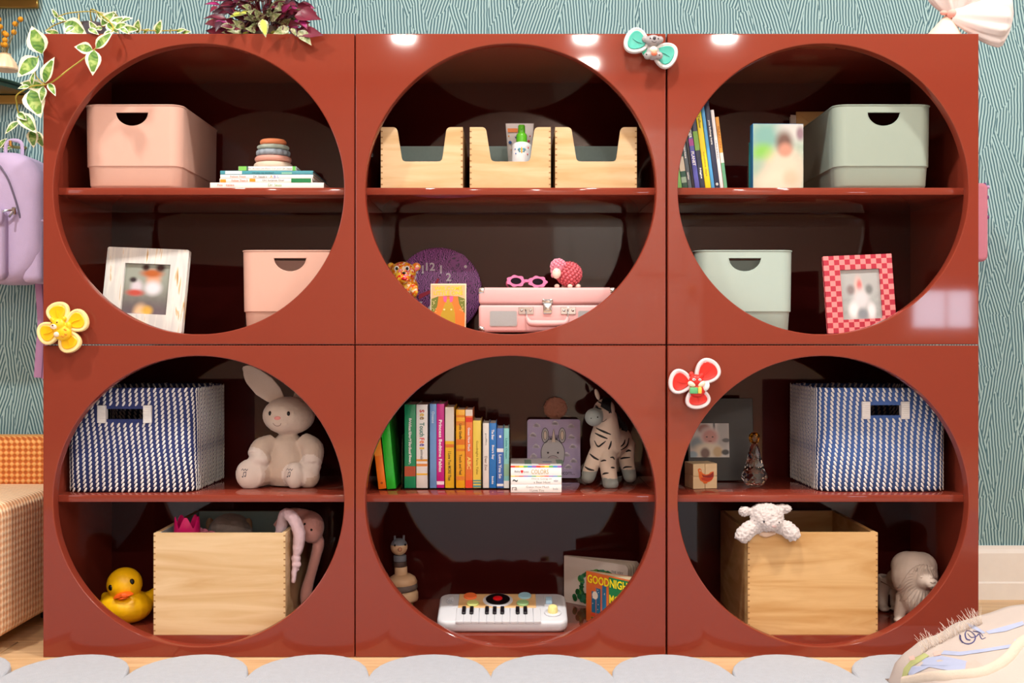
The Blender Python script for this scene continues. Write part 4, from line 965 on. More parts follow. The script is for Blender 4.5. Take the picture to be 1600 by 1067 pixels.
b = MB(); drape(b, BV, [(X(433.5), Z(658.5)), (X(437), Z(662)), (X(441), Z(663)), (X(445), Z(661.5)), (X(446.5), Z(658.5))], .55*s); b.build('mouth_stitching', mat('taupe_thread', (130, 104, 94), .8, 0), t)
b = MB()
for ox in (390, 458): 
    k = 1 if ox == 390 else .8
    drape(b, BV, [(X(ox+1*k), Z(739)), (X(ox+1.5*k), Z(733))], .45*s); drape(b, BV, [(X(ox+5*k), Z(738)), (X(ox+5.5*k), Z(732))], .45*s); drape(b, BV, [(X(ox+1.5*k), Z(733)), (X(ox+5.5*k), Z(732))], .6*s)
    for dx, dz in ((0, 739.5), (4*k, 738.5)):
        p = on(BV, X(ox+dx), Z(dz)); 
        if p: b.ell(p, (1.3*s, .5*s, 1*s), seg=8, ring=6)
    drape(b, BV, [(X(ox-2), Z(730)), (X(ox), Z(727.5)), (X(ox+2), Z(730)), (X(ox+4), Z(727.5)), (X(ox+6), Z(730)), (X(ox+8), Z(727.5))], .5*s)
b.build('embroidered_notes', mat('grey_thread', (80, 80, 92), .8, 0), t, kind='stuff')

# ---------------------------------------------------------------- rubber duck
f = Fr(.14, FL2, 196); s = f.S; X, Z = f.x, f.z
t = thing('rubber_duck', 'yellow rubber duck with orange bill beside the large pine box', 'rubber duck', f.loc)
b = MB(); b.ell(f.p(196, 947, 0), (42*s, 38*s, 27*s)); b.ell(f.p(197, 911, -.010), (27.5*s, 26*s, 26*s), rot=(0, -.15, 0)); b.ell(f.p(197, 931, -.008), (22*s, 20*s, 14*s))
b.tube([f.p(186, 945, .012), f.p(165, 940, .02), f.p(155, 932, .03)], [18*s, 13*s, 5*s]); b.tube([f.p(210, 945, .012), f.p(228, 938, .02), f.p(236, 926, .035)], [18*s, 13*s, 5*s])
b.tube([f.p(199, 950, .03), f.p(199, 938, .055), f.p(199, 930, .066)], [20*s, 12*s, 4*s])
me = fuse(b, .0026, 7)
for v in me.vertices: v.co.z = max(v.co.z, .0004)
link('body', me, mat('yellow_rubber', (246, 190, 8), .38, .02, 20, sss=.1), t, 180); BV = bvh_of(me)
R_ = Matrix.Translation(f.p(202, 922, -.046)) @ Matrix.Rotation(-.2, 4, 'Y')
b = MB(); ORG = mat('orange_bill', (236, 96, 24), .4, .03)
lo = []
for k in range(9):
    u = k/8; yy = -.016*u+.008; w_ = 15.5*s*(1-.35*u**3)*(.35 if k == 8 else 1); lo.append([Vector((w_*math.cos(a), yy, (4.6*(1-.55*u)*s)*math.sin(a)+3*s*abs(math.cos(a))**2*-1*(1) )) for a in [2*PI*i/18 for i in range(18)]])
b.loft(lo, T=R_); b.ell((0, .002, -5.2*s), (9*s, .010, 2.6*s), T=R_, seg=14, ring=8); b.build('bill', ORG, t)
for px, py in ((182.5, 912), (214.5, 903.5)): MB().ell(on(BV, X(px), Z(py)), (3.6*s, 2.0*s, 4.6*s), rot=(0, -.15, .35 if px > 200 else -.35), seg=14, ring=10).build('eye', GB, t)

# ---------------------------------------------------------------- toys in the left pine box
YB = .2
f = Fr(.10, FL2+.012, 292.5); s = f.S; X, Z = f.x, f.z
t = thing('lotus_cup', 'magenta crown shaped toy cup peeking out of the large pine box', 'toy', (f.loc.x, .10, FL2+.012))
MG = mat('magenta_plastic', (206, 18, 104), .3, .04)
b = MB(); n = 60; lo = []
zt, r0 = Z(806), 19*s
def lot(r, z0, top): return [Vector((r*math.cos(2*PI*i/n), r*math.sin(2*PI*i/n), (zt-18*s)+(18*s)*abs(math.cos(2.5*2*PI*i/n+.4))**1.5 if top else z0)) for i in range(n)]
b.loft([lot(11*s, 0, False), lot(15*s, .02, False), lot(r0, Z(850), False), lot(r0*1.08, Z(832), False), lot(r0*1.0, 0, True), lot(r0*.93, 0, True), lot(r0, Z(834), False), lot(r0*.9, Z(852), False)], cap1=True)
b.build('cup', MG, t)
f = Fr(.14, FL2+.012, 316); s = f.S; X, Z = f.x, f.z
t = thing('pink_bow', 'small pink knotted fabric bow between magenta cup and grey plush', 'toy', (f.loc.x, .14, FL2+.012))
PB = mat('pink_fabric', (224, 130, 160), .9, .1, 80, .3, 400)
b = MB(); b.tube([(0, 0, 0), (0, 0, Z(836))], [7*s, 6*s], 10); b.ell(f.p(312, 829), (6*s, 4*s, 5*s)); b.ell(f.p(319, 830), (6*s, 4*s, 4.5*s)); b.ell(f.p(330, 833), (7*s, 5*s, 4*s)); b.build('knot', PB, t)
f = Fr(.22, FL2+.012, 360); s = f.S; X, Z = f.x, f.z
t = thing('plush_elephant', 'grey brown plush animal head with round ear in the pine box', 'plush toy', (f.loc.x, .22, FL2+.012))
GP = mat('grey_plush', (138, 126, 118), .95, .12, 25, .4, 500, sheen=.2); GP2 = mat('tan_plush', (150, 120, 92), .95, .1, 25, .4, 500)
b = MB(); b.ell(f.p(360, 832, 0), (35*s, 34*s, 30*s)); b.ell(f.p(356, 838, -.03), (22*s, 18*s, 18*s)); b.ell(f.p(352, 820, -.026), (18*s, 18*s, 16*s)); b.lathe([(24*s, 0), (36*s, .03), (30*s, .10), (20*s, .14)], (X(360), 0, 0))
me = fuse(b, .003, 6); fuzz(me, .0012, 120); link('body', me, GP, t, 180)
for px in (386, 330): MB().ell(f.p(px, 824, 0), (8*s, 5*s, 15*s), rot=(0, .2 if px > 360 else -.2, 0)).build('ear', GP2, t)
# pink octopus-like plush hanging over the corner
f = Fr(.16, FL2+.012, 470); s = f.S; X, Z = f.x, f.z
t = thing('pink_plush', 'dusty pink long legged plush draped over the corner of the pine box', 'plush toy', (f.loc.x, .16, FL2+.012))
DP = mat('dusty_pink_plush', (206, 148, 138), .95, .06, 40, .35, 600, sheen=.3)
b = MB(); b.ell(f.p(487, 823, -.004), (20*s, 24*s, 24*s)); b.ell(f.p(488, 835, -.012), (14*s, 14*s, 12*s)); b.tube([f.p(484, 812, .0), f.p(468, 803, .0), f.p(450, 806, .004), f.p(436, 826, .006)], [15*s, 9*s, 10*s, 12*s], 12)
b.tube([f.p(486, 830, .004), f.p(497, 846, .004), f.p(493, 870, .002), f.p(485, 900, 0), f.p(479, 925, -.004), f.p(480, 946, -.006)], [8*s, 9.5*s, 8.5*s, 8*s, 9.5*s, 9*s], 12)
me = fuse(b, .0028, 5); link('body', me, DP, t, 180); BV = bvh_of(me)
for px, py in ((480.5, 815), (491, 823.5)):
    p = on(BV, X(px), Z(py)); MB().ell(p, (1.8*s, 1.2*s, 2*s), seg=10, ring=8).build('eye', GB, t)
f = Fr(.083, FL2+.012, 452); s = f.S; X, Z = f.x, f.z
t = thing('knotted_cloth', 'pale pink knotted muslin hanging over the right corner of the pine box', 'cloth', (f.loc.x, .083, FL2+.012))
LP = mat('pale_pink_muslin', (228, 200, 208), .95, .06, 30, .5, 250)
b = MB(); b.tube([f.p(433, 838, .036), f.p(441, 807, .022), f.p(458, 808, -.004), f.p(468, 832, -.004), f.p(466, 856, -.004), f.p(463, 868, -.004)], [9*s, 9*s, 9.5*s, 10*s, 9*s, 5*s], 12)
b.ell(f.p(463, 872, -.004), (8*s, 6.5*s, 7*s)); b.ell(f.p(463.5, 881, -.004), (7.5*s, 6*s, 7*s)); b.tube([f.p(462, 880, -.006), f.p(460, 897, -.006), f.p(459, 910, -.006)], [4.6*s, 4.2*s, 3*s], 10); b.tube([f.p(465, 880, -.002), f.p(466, 892, -.002)], [4*s, 2.5*s], 10)
me = fuse(b, .002, 3); fuzz(me, .0016, 90); link('cloth', me, LP, t, 180)

# ---------------------------------------------------------------- zebra
f = Fr(.20, SH2, 948, None); s = f.S; X, Z = f.x, f.z
q = lambda x, y: (X(790+x/5.617), Z(600+y/5.617))
t = thing('plush_zebra', 'cream plush zebra with black yarn mane and grey hooves at the shelf end', 'plush toy', f.loc)
ZC = mat('cream_plush', (222, 202, 184), .95, .05, 40, .35, 700, sheen=.3); ZG = mat('grey_felt', (150, 156, 152), .95, .06, 60, .35, 700, sheen=.2)
P3 = lambda x, y, d=0: Vector((q(x, y)[0], d, q(x, y)[1]))
b = MB()
b.ell(P3(765, 280, -.042), (14.5*s, 14*s, 14*s)); b.ell(P3(860, 225, -.016), (17*s, 17*s, 18*s), rot=(0, .4, 0)); b.tube([P3(770, 275, -.04), P3(850, 235, -.02)], [12*s, 15*s], 14)
b.tube([P3(885, 250, -.01), P3(885, 370, 0), P3(880, 480, .006), P3(900, 580, .016)], [15*s, 20*s, 25*s, 26*s], 18)
b.tube([P3(900, 540, .01), P3(990, 520, .045), P3(1055, 520, .06)], [25*s, 25*s, 22*s], 16)
b.tube([P3(820, 590, -.004), P3(760, 690, -.012), P3(722, 800, -.016)], [15*s, 12*s, 11.5*s], 12); b.ell(P3(720, 812, -.018), (10.5*s, 12*s, 9.5*s))
b.tube([P3(890, 600, -.006), P3(890, 720, -.034), P3(903, 845, -.052)], [15*s, 13*s, 12*s], 12); b.ell(P3(903, 850, -.055), (12.5*s, 13*s, 10*s))
b.tube([P3(1060, 540, .05), P3(1072, 680, .03), P3(1094, 800, .016)], [19*s, 12.5*s, 11*s], 12); b.ell(P3(1096, 815, .012), (10.5*s, 12*s, 10*s))
b.tube([P3(1000, 560, .07), P3(985, 700, .075), P3(980, 800, .075)], [15*s, 11*s, 10*s], 10)
me = fuse(b, .0026, 5)
for v in me.vertices: v.co.z = max(v.co.z, .0004)
def zeb(c, n):
    x, y = 790*5.617, 0
    if (c-P3(765, 280, -.042)).length < 16*s and c.x < q(840, 0)[0]: return 1
    for (a, h) in (((722, 800), 752), ((903, 845), 800), ((1094, 800), 752), ((980, 800), 800)):
        if abs(c.x-q(a[0], 0)[0]) < 14*s and c.z < q(0, h)[1]: return 1
    return 0
paint(me, zeb); link('body', me, [ZC, ZG], t, 180); BV = bvh_of(me)
b = MB()
for ln in ([(790, 380), (850, 408), (915, 435)], [(780, 425), (830, 448), (885, 470)], [(775, 490), (805, 538), (840, 515), (870, 490)], [(918, 490), (908, 530), (895, 565)], [(1090, 480), (1065, 545), (1005, 575)], [(1050, 490), (1035, 520), (1005, 545)],
           [(735, 605), (770, 635), (810, 655)], [(690, 715), (725, 735), (770, 745)], [(825, 665), (850, 655), (870, 655)], [(905, 630), (930, 632), (940, 650)], [(835, 770), (855, 760), (885, 755)], [(905, 710), (940, 715)], [(1015, 665), (1045, 655), (1100, 650)], [(1035, 745), (1060, 732), (1112, 730)],
           [(768, 192), (800, 205), (830, 212)], [(775, 180), (800, 198)], [(798, 148), (825, 160), (850, 172)], [(1060, 600), (1085, 590), (1110, 596)]):
    drape(b, BV, [q(*p) for p in ln], 1.7*s, taper=True, flat=.5)
b.build('stripes', BLACK, t, kind='stuff')
b = MB(); drape(b, BV, [q(835, 322), q(855, 316), q(874, 298)], .7*s); b.build('mouth_stitching', BLACK, t)
for x, y, r in ((898, 240, 1.5), (790, 275, 1.1), (735, 285, .9)):
    p = on(BV, *q(x, y)); 
    if p: MB().ell(p, (r*s, .8*s, r*s), seg=10, ring=6).build('eye' if x > 800 else 'nostril', GB, t)
b = MB(); b.ell(P3(802, 90, -.006), (3.4*s, 2.6*s, 9*s), rot=(0, -.3, 0)); b.build('ear', ZC, t)
b = MB(); rng = random.Random(5)
for i in range(46):
    u = i/45; cx = 855+110*u+rng.uniform(-12, 12); cy = 110+150*u**1.3
    p0 = P3(cx, cy, -.022+.035*u+rng.uniform(-.006, .008)); ln = rng.uniform(60, 110)
    p1 = P3(cx+rng.uniform(-18, 30), cy+ln*.5, p0.y-.006); p2 = P3(cx+rng.uniform(-25, 40), cy+ln, p0.y-.002)
    b.tube([p0, p1, p2], [1.4*s, 1.6*s, .8*s], 5, 0, 3)
for i in range(30):
    u = i/29; cx = 960+100*u+rng.uniform(-8, 8); cy = 240+120*u; p0 = P3(cx, cy, .0+.035*u)
    b.tube([p0, P3(cx+rng.uniform(-10, 25), cy+45, p0.y-.006), P3(cx+rng.uniform(-15, 30), cy+90, p0.y)], [1.5*s, 1.6*s, .8*s], 5, 0, 3)
for i in range(12): 
    cx = 830+i*6; b.tube([P3(cx+20, 120, -.028), P3(cx+6, 150+i*3, -.044), P3(cx-6+i*2, 190+i*5, -.046)], [1.3*s, 1.6*s, .8*s], 5, 0, 3)
b.build('yarn_mane', BLACK, t, kind='stuff')
b = MB(); b.tube([P3(1080, 470, .08), P3(1120, 540, .085), P3(1128, 640, .08)], [3*s, 2.5*s, 2*s]); b.build('tail', ZC, t)

# lilac board book with a donkey face, leaning on the back
f = Fr(.31, SH2, 865.5); s = f.S; H = .138; W = 83*s
t = thing('board_book', 'lilac board book with grey donkey face and white clouds leaning at the back', 'book', (f.loc.x, .31, SH2), (-.10, 0, 0))
LIL = mat('lilac_cover', (182, 166, 208), .35, .03)
b = MB(); b.prism([(p[0], p[1]+H/2) for p in rrect(W, H, .006, 4)], 0, .0012); b.prism([(p[0], p[1]+H/2) for p in rrect(W, H, .006, 4)], .0138, .015); b.build('cover', LIL, t)
MB().prism([(p[0], p[1]+H/2) for p in rrect(W-.003, H-.003, .005, 4)], .0012, .0138).build('pages', mat('dark_page_edges', (70, 62, 60), .8), t)
g = lambda x, y: ((x-419)/466*W, H-(y-300)/490*H)   # design coordinates measured on the cover
b = MB()
def cloud(x, y, k=.85):
    for dx, dy, r in ((0, 0, 20), (-18, 8, 14), (20, 9, 15), (0, 12, 16)):
        cx, cz = g(x+dx*k, y+dy*k); plate(b, circ(cx, cz, r*k*W/462, 14), -.0001, 0, .0003)
    x0, z0 = g(x-40*k, y+24*k); x1, z1 = g(x+42*k, y+10*k); plate(b, [(x0, z0), (x1, z0), (x1-.002, z1), (x0+.002, z1)], -.0001, 0, .0003)
for x, y in ((268, 345), (430, 328), (570, 352), (236, 425), (572, 442), (262, 520), (585, 522), (530, 590), (240, 600), (545, 690), (592, 640)): cloud(x, y)
b.build('printed_clouds', mat('cloud_white', (226, 218, 232), .5, 0), t, kind='stuff')
INK = mat('ink_outline', (38, 34, 44), .5, 0); DG = mat('donkey_grey', (194, 192, 196), .5, .05, 200); CRM2 = mat('cream_ink', (230, 214, 200), .5, 0)
b = MB()
fc = [g(410+103*math.cos(a)*(1 if math.sin(a) > 0 else 1), 580-115*math.sin(a) if math.sin(a) > 0 else 580-170*math.sin(a)) for a in [2*PI*i/40 for i in range(40)]]
plate(b, fc, -.0006, 0)
for sx in (-1, 1): plate(b, [g(418+sx*(75+30*math.cos(a)), 435-62*math.sin(a)) for a in [2*PI*i/24 for i in range(24)]], -.0004, 0); plate(b, [g(418+sx*(75+15*math.cos(a)), 435-38*math.sin(a)) for a in [2*PI*i/24 for i in range(24)]], -.0008, 1)
plate(b, [g(400, 492), g(434, 492), g(418, 378)], -.0012, 1); plate(b, [g(412+54*math.cos(a), 655-50*math.sin(a)) for a in [2*PI*i/24 for i in range(24)]], -.0012, 2)
b.build('printed_donkey', [DG, CRM2, mat('donkey_muzzle', (182, 168, 174), .5, .03)], t)
b = MB()
def ink(pts, r=2.6): b.tube([Vector((g(*p)[0], -.0014, g(*p)[1])) for p in pts], r*W/462, 5, 0, 3 if len(pts) > 2 else 1, flat=.3)
ink([((410+103*math.cos(a)), 580-(115 if math.sin(a) > 0 else 170)*math.sin(a)) for a in [2*PI*i/32 for i in range(33)]])
for sx in (-1, 1): ink([(418+sx*(75+30*math.cos(a)), 435-62*math.sin(a)) for a in [2*PI*i/20 for i in range(21)]]); ink([(418+sx*(75+15*math.cos(a)), 435-38*math.sin(a)) for a in [2*PI*i/16 for i in range(17)]], 2)
ink([(412+54*math.cos(a), 655-50*math.sin(a)) for a in [PI*i/12 for i in range(13)]], 3.2); ink([(400, 492), (418, 378), (434, 492)], 1.8)
for k in range(7): ink([(376+k*4, 440+(k % 3)*14), (392+k*2, 470)], 2); ink([(462-k*4, 430+(k % 3)*16), (446-k*2, 470)], 2)
for x in (368, 455): b.ell((g(x, 580)[0], -.0014, g(x, 580)[1]), (9*W/462, .0005, 9*W/462), seg=10, ring=6)
ink([(425, 655), (440, 658)], 3)
b.build('ink_lines', INK, t, kind='stuff')
b = MB(); put_text(b, 'If I were a unicorn...', *g(440, 745), 320*W/462, 38*W/462, -.0005); b.build('lettering', INK, t)
settle(t, SH2)
f = Fr(.345, SH2, 868); s = f.S
t = thing('tuft', 'fluffy peach tuft showing above the lilac board book', 'tuft', (f.loc.x, .353, SH2))
# soft peach shape built solid, held up behind the book by an added wire
PEA = mat('peach_fluff', (190, 136, 116), .95, .08, 60, .5, 300, sheen=.4)
b = MB(); b.ell((0, 0, f.z(638)), (19*s, .0062, 18*s)); me = fuse(b, .0016, 2); fuzz(me, .0022, 260); link('fluff', me, PEA, t, 180)
MB().tube([(0, 0, 0), (0, 0, f.z(640))], .0012, 6, 0, 1).build('stem', mat('added_dark_wire', (50, 42, 40), .6), t)  # added wire that holds the tuft up

# ---------------------------------------------------------------- llama stacker
f = Fr(.27, FL2, 628); s = f.S; X, Z = f.x, f.z
t = thing('stacking_llama', 'wooden stacking llama toy in cream and grey brown at the left', 'toy', f.loc, (0, math.radians(-1.5), math.radians(12)))
BEE = mat_wood('turned_beech', (222, 186, 148), (204, 162, 122), 5, (1, 1, 8), .5, .6); GRW = mat('grey_stained_wood', (106, 92, 86), .6, .12, 60); BLG = mat('blue_grey_wood', (118, 122, 130), .6, .08, 60); DKW = mat('dark_brown_wood', (74, 56, 50), .6, .12, 60); OLV = mat('olive_wood', (130, 118, 60), .6, .08)
def disc(nm, c, r, z0, z1, m, tilt=0, rnd=.25):
    h = z1-z0; e = h*rnd; MB(Matrix.Translation((c, 0, z0)) @ Matrix.Rotation(tilt, 4, 'Y')).lathe([(r-e, 0), (r-e*.3, e*.3), (r, e), (r, h-e), (r-e*.3, h-e*.3), (r-e, h)], seg=32).build(nm, m, t, 50)
disc('base_disc', 3*s, 15*s, 0, Z(940), OLV); disc('lower_disc', 4*s, 22*s, Z(940), Z(922), BEE, 0); disc('grey_disc', 3*s, 23*s, Z(923), Z(912), GRW, -.12)
MB().lathe([(22*s, Z(913)), (23*s, Z(909)), (20*s, Z(902)), (13*s, Z(897.5)), (9*s, Z(897))], (2*s, 0, 0), 32).build('body_dome', BEE, t, 60)
disc('neck_ring', 0, 10*s, Z(898), Z(885), BEE, 0, .1); disc('neck_ring', -1*s, 10.2*s, Z(885), Z(877), DKW, 0, .1); disc('neck_ring', -1*s, 10.2*s, Z(877), Z(867), BLG, 0, .15)
b = MB(); b.ell((-2*s, 0, Z(854)), (13.4*s, 13.4*s, 13.6*s)); me = b.mesh(); paint(me, lambda c, n: 1 if c.z > Z(849) else 0); o = link('head', me, [BEE, BLG], t, 180)
MB().ell((-2*s, -13*s, Z(856)), (3.6*s, 3*s, 3.2*s), seg=14, ring=10).build('nose', mat('peach_wood', (206, 150, 116), .5), t)
for dx in (-8.4, 7.6): MB().ell((dx*s-1.0*s, -10*s, Z(850)), (1.6*s, 1.4*s, 1.8*s), seg=10, ring=8).build('eye', GB, t)
for dx in (-8, 5.5): MB().tube([(dx*s, 0, Z(844)), (dx*s*1.05, 0, Z(836.5))], [1.9*s, 1.7*s], 10, 0, 1).build('ear', BLG, t)
settle(t, FL2)

# ---------------------------------------------------------------- toy keyboard
f = Fr(.05, FL2, 785); s = f.S
t = thing('toy_piano', 'white toddler piano with turntable, coloured buttons and black keys', 'toy piano', (f.loc.x, .05, FL2), (math.radians(13), 0, 0))
WPL = mat('white_toy_plastic', (208, 211, 218), .35, .01)
W, D, Hk = 205*s, .140, .027
b = MB(); lo = []
for (g_, z_) in ((.012, 0), (.003, .003), (.0, .009), (0, Hk-.006), (.0015, Hk-.002), (.005, Hk)): lo.append([Vector((p[0], p[1], z_)) for p in rrect(W-2*g_, D-2*g_, .022-g_*.6, 8, 0, D/2)])
b.loft(lo); b.build('case', WPL, t, 60)
u = lambda x: (x-785)/ (205/1.0)*W*1.0*(205/205)   # front row pixel to x
kx = lambda c: (c-790)/1430*W      # columns measured in the enlarged crop (75..1505)
zt = Hk
MB().rbox(kx(292), kx(1165), .066, D-.006, zt-.001, zt+.0012, .001, 1).build('wood_panel', mat_wood('birch_panel', (224, 184, 132), (212, 168, 112), 4, (1.2, 8, 1), .5, .6), t)
kw = (kx(1212)-kx(278))/11
for i in range(11): MB().rbox(kx(278)+i*kw+.0003, kx(278)+(i+1)*kw-.0003, -.0015, .063, zt-.004, zt+.0022, .0009, 1).build('white_key', WPL, t)
for i in (1, 2, 4, 5, 6, 8, 9): MB().rbox(kx(278)+i*kw-.0042, kx(278)+i*kw+.0042, .031, .062, zt+.0005, zt+.007, .0012, 1).build('black_key', mat('black_key_plastic', (22, 18, 24), .35, 0), t)
for cx, cy, r, col in ((420, .119, .0145, (240, 116, 62)), (455, .083, .0135, (206, 216, 130)), (1040, .121, .0145, (150, 196, 214)), (1015, .085, .0135, (156, 200, 140))):
    MB().lathe([(r, zt), (r, zt+.004), (r-.0012, zt+.0052), (0, zt+.0056)], (kx(cx), cy, 0), 30).build('button', mat('button_%d_%d_%d' % col, col, .4, .02), t)
TT_ = MB(); TT_.lathe([(.033, zt), (.033, zt+.002), (.031, zt+.0028), (0, zt+.0028)], (kx(735), .101, 0), 48); TT_.build('turntable_ring', WPL, t)
MB().lathe([(.0265, zt+.0028), (.0265, zt+.0045), (0, zt+.005)], (kx(735), .102, 0), 48).build('record_disc', mat('record_black', (18, 14, 16), .3, 0), t)
MB().lathe([(.0105, zt+.0045), (.0105, zt+.0062), (.009, zt+.007), (0, zt+.0072)], (kx(733), .103, 0), 28).build('record_centre', mat('record_red', (220, 24, 30), .35, 0), t)
MB().rbox(kx(1255), kx(1345), .075, .122, zt-.001, zt+.003, .002, 2).build('slider_track', WPL, t)
MB().rbox(kx(1272), kx(1348), .078, .1, zt+.002, zt+.012, .003, 2).build('slider_cap', mat('baby_blue_plastic', (166, 202, 226), .35, .02), t)
MB().lathe([(.018, zt), (.018, zt+.003), (.0165, zt+.004), (0, zt+.004)], (kx(1345), .04, 0), 30).build('knob_base', WPL, t)
MB().lathe([(.011, zt+.004), (.0095, zt+.016), (.008, zt+.0175), (0, zt+.018)], (kx(1345), .04, 0), 24, lobes=12, amp=.03).build('volume_knob', mat('pale_yellow_plastic', (238, 224, 150), .4, .02), t)
b = MB()
for r in (.007, .012, .017):
    b.tube([(kx(250)-.002+r*math.cos(a), .1+r*math.sin(a), zt+.0006) for a in [PI*.55+PI*.9*k/10 for k in range(11)]], .0012, 5, 0, 1, flat=.5)
b.build('speaker_slots', mat('slot_grey', (172, 174, 182), .5, 0), t)
settle(t, FL2)
t.location.z += .0

# ---------------------------------------------------------------- two standing board books, lower right
def open_book(label, px, Y, H, W, ang, spread, face, pagec, deco, r=.006):
    t = thing('board_book', label, 'book', ((px-800)*S(Y), Y, FL2), (0, 0, ang))
    out = lambda w: [(0, 0), (w-r, 0), (w, r), (w, H-r), (w-r, H), (0, H)]
    b = MB(); b.prism(out(W), 0, .0015); b.build('front_cover', face, t)
    n = 4
    for k in range(n):
        T = Matrix.Rotation(spread*(k+1)/n, 4, 'Z'); MB(T).prism(out(W-.002), .0016+.001*k, .0030+.001*k).build('board_page', pagec, t)
    MB(Matrix.Rotation(spread*1.12, 4, 'Z')).prism(out(W), .0065, .008).build('rear_cover', face, t)
    MB().rbox(-.002, .0005, 0, .0085, 0, H, .0008, 1).build('spine', face, t)
    deco(t, H, W); return t
IV = mat('ivory_board', (222, 208, 196), .5, .04); PG = mat('pale_board_page', (206, 190, 170), .6, .05)
def deco1(t, H, W):
    b = MB(); rng = random.Random(11)
    for k in range(30):
        u = k/29; a = PI*(1.08-.72*u); cx = W*(.60+.36*math.cos(a)); cz = H*(.42+.36*math.sin(a))
        if u < .25: cz -= H*.10*(1-u*4); cx += W*.04
        rr = H*rng.uniform(.045, .085); plate(b, [(cx+rng.uniform(-1, 1)*.002+p[0]*rng.uniform(.85, 1.1), cz+p[1]) for p in circ(0, 0, rr, 9, rr*.8)], -.0001-.00005*k, rng.randrange(4), .0004)
    for k in range(16): cx, cz = W*rng.uniform(.17, .36), H*rng.uniform(.1, .34); plate(b, [(cx+p[0], cz+p[1]) for p in circ(0, 0, H*.06, 8)], -.0018-.00005*k, rng.randrange(4), .0004)
    b.build('printed_leaf_garland', [mat('leaf_g1', (40, 110, 66), .5, .2, 200), mat('leaf_g2', (24, 84, 40), .5, .2, 200), mat('leaf_g3', (56, 130, 96), .5, .2, 200), mat('leaf_g4', (86, 150, 60), .5, .2, 200)], t, kind='stuff')
    b = MB(); put_text(b, 'THE VERY', W*.84, H*.82, W*.18, H*.05, -.0004); put_text(b, 'HUNGRY', W*.84, H*.73, W*.18, H*.05, -.0004); b.build('lettering', mat('ink_grey_brown', (90, 76, 74), .5, 0), t)
Yb = .338; sb = S(Yb)
open_book('ivory board book with green leaf garland print standing open behind the orange one', 882, Yb, .110, .186, math.radians(-42), math.radians(14), IV, PG, deco1)
ORC = mat('orange_cover', (214, 104, 46), .4, .04)
def deco2(t, H, W):
    b = MB(); y = -.0002
    plate(b, [(W*.5, .003), (W-.001, .003), (W-.001, H-.003), (W*.5, H-.003)], y, 0, .0003)
    for k, x in enumerate((.12, .23, .36)): plate(b, [(W*x, H*.2), (W*(x+.085), H*.2), (W*(x+.085), H*(.62+.08*k)), (W*x, H*(.62+.08*k))], y-.0002, 1, .0003)
    for x in (.212, .34): plate(b, [(W*x, H*.16), (W*(x+.018), H*.16), (W*(x+.018), H*.72), (W*x, H*.72)], y-.0004, 3, .0003)
    plate(b, circ(W*.20, H*.55, W*.062, 22), y-.0006, 2, .0003); plate(b, [(W*.1, H*.13), (W*.42, H*.16), (W*.42, H*.19), (W*.1, H*.18)], y-.0003, 4, .0003)
    rng = random.Random(4)
    for k in range(9): cx, cz = W*rng.choice((.16, .27, .40))+rng.uniform(-1, 1)*.002, H*rng.uniform(.25, .7); plate(b, circ(cx, cz, .0011, 6), y-.0008, 2, .0003)
    plate(b, circ(W*.14, H*.08, W*.03, 10, W*.018), y-.0003, 0, .0003)
    b.build('cover_print', [mat('print_deep_green', (18, 120, 66), .4, .05), mat('print_night_blue', (40, 108, 150), .4, .05), mat('print_moon', (232, 222, 206), .4, 0), mat('print_mauve_bar', (176, 120, 126), .4, 0), mat('print_red_sill', (226, 74, 50), .4, 0)], t)
    b = MB(); put_text(b, 'GOODNIGHT', W*.52, H*.86, W*.98, H*.17, y-.0012, bold=True); put_text(b, 'MOON', W*.74, H*.55, W*.44, H*.17, y-.0012, bold=True); b.build('lettering', mat('ink_lemon', (250, 226, 30), .4, 0), t)
open_book('orange and green board book reading GOODNIGHT standing open at the right', 916.5, .155, .110, .140, math.radians(-50), math.radians(12), ORC, mat('cream_board_page', (226, 212, 180), .6, .05), deco2)

# ---------------------------------------------------------------- bottom right cabinet, shelf
f = Fr(.27, SH2, 1127); s = f.S; X, Z = f.x, f.z
t = thing('framed_photo', 'black photo frame holding a baby snapshot behind the wooden hen cube', 'picture frame', (f.loc.x, .262, SH2), (-.12, 0, 0))
BLK = mat('satin_black', (14, 14, 16), .35, .02)
W0, W1, Hh = X(1075), X(1178), Z(622)
MB().rbox(W0, W1, 0, .006, 0, Hh, .001, 1).build('frame', BLK, t)
pw, ph = 61*s, 53*s
pmb = photo_mat('baby_snapshot', [(-.05, .35, .6, .3, (206, 204, 202)), (.35, .2, .16, .5, (170, 170, 170)), (.12, .3, .03, .3, (90, 92, 96)), (-.3, -.1, .2, .2, (130, 150, 160)), (-.14, .34, .16, .14, (150, 104, 98)), (0, .12, .24, .26, (214, 196, 194)), (.01, .1, .19, .22, (196, 140, 134)), (-.07, .1, .025, .02, (60, 40, 40)), (.08, .1, .025, .02, (60, 40, 40)), (.01, -.03, .05, .02, (150, 70, 70)), (-.05, -.3, .36, .22, (222, 212, 190)), (.2, -.34, .12, .16, (196, 170, 130)), (-.12, -.38, .12, .16, (110, 80, 74)), (.4, -.35, .1, .08, (40, 44, 50)), (-.44, -.42, .12, .1, (150, 176, 190)), (.42, .0, .1, .06, (80, 84, 90))], (196, 194, 192), pw, ph, .35)
MB().box(-pw/2, pw/2, -.0006, 0, -ph/2, ph/2).build('photo_print', pmb, t).location = (X(1109), -.0002, Z(688))
MB().box(-.012, .012, -.0025, 0, 0, Hh*.7, T=Matrix.Translation(((W0+W1)/2, .006+Hh*.22, .012)) @ Matrix.Rotation(.3, 4, 'X')).build('easel_leg', BLK, t)
settle(t, SH2)
f = Fr(.105, SH2, 1104); s = f.S; a = 40*s
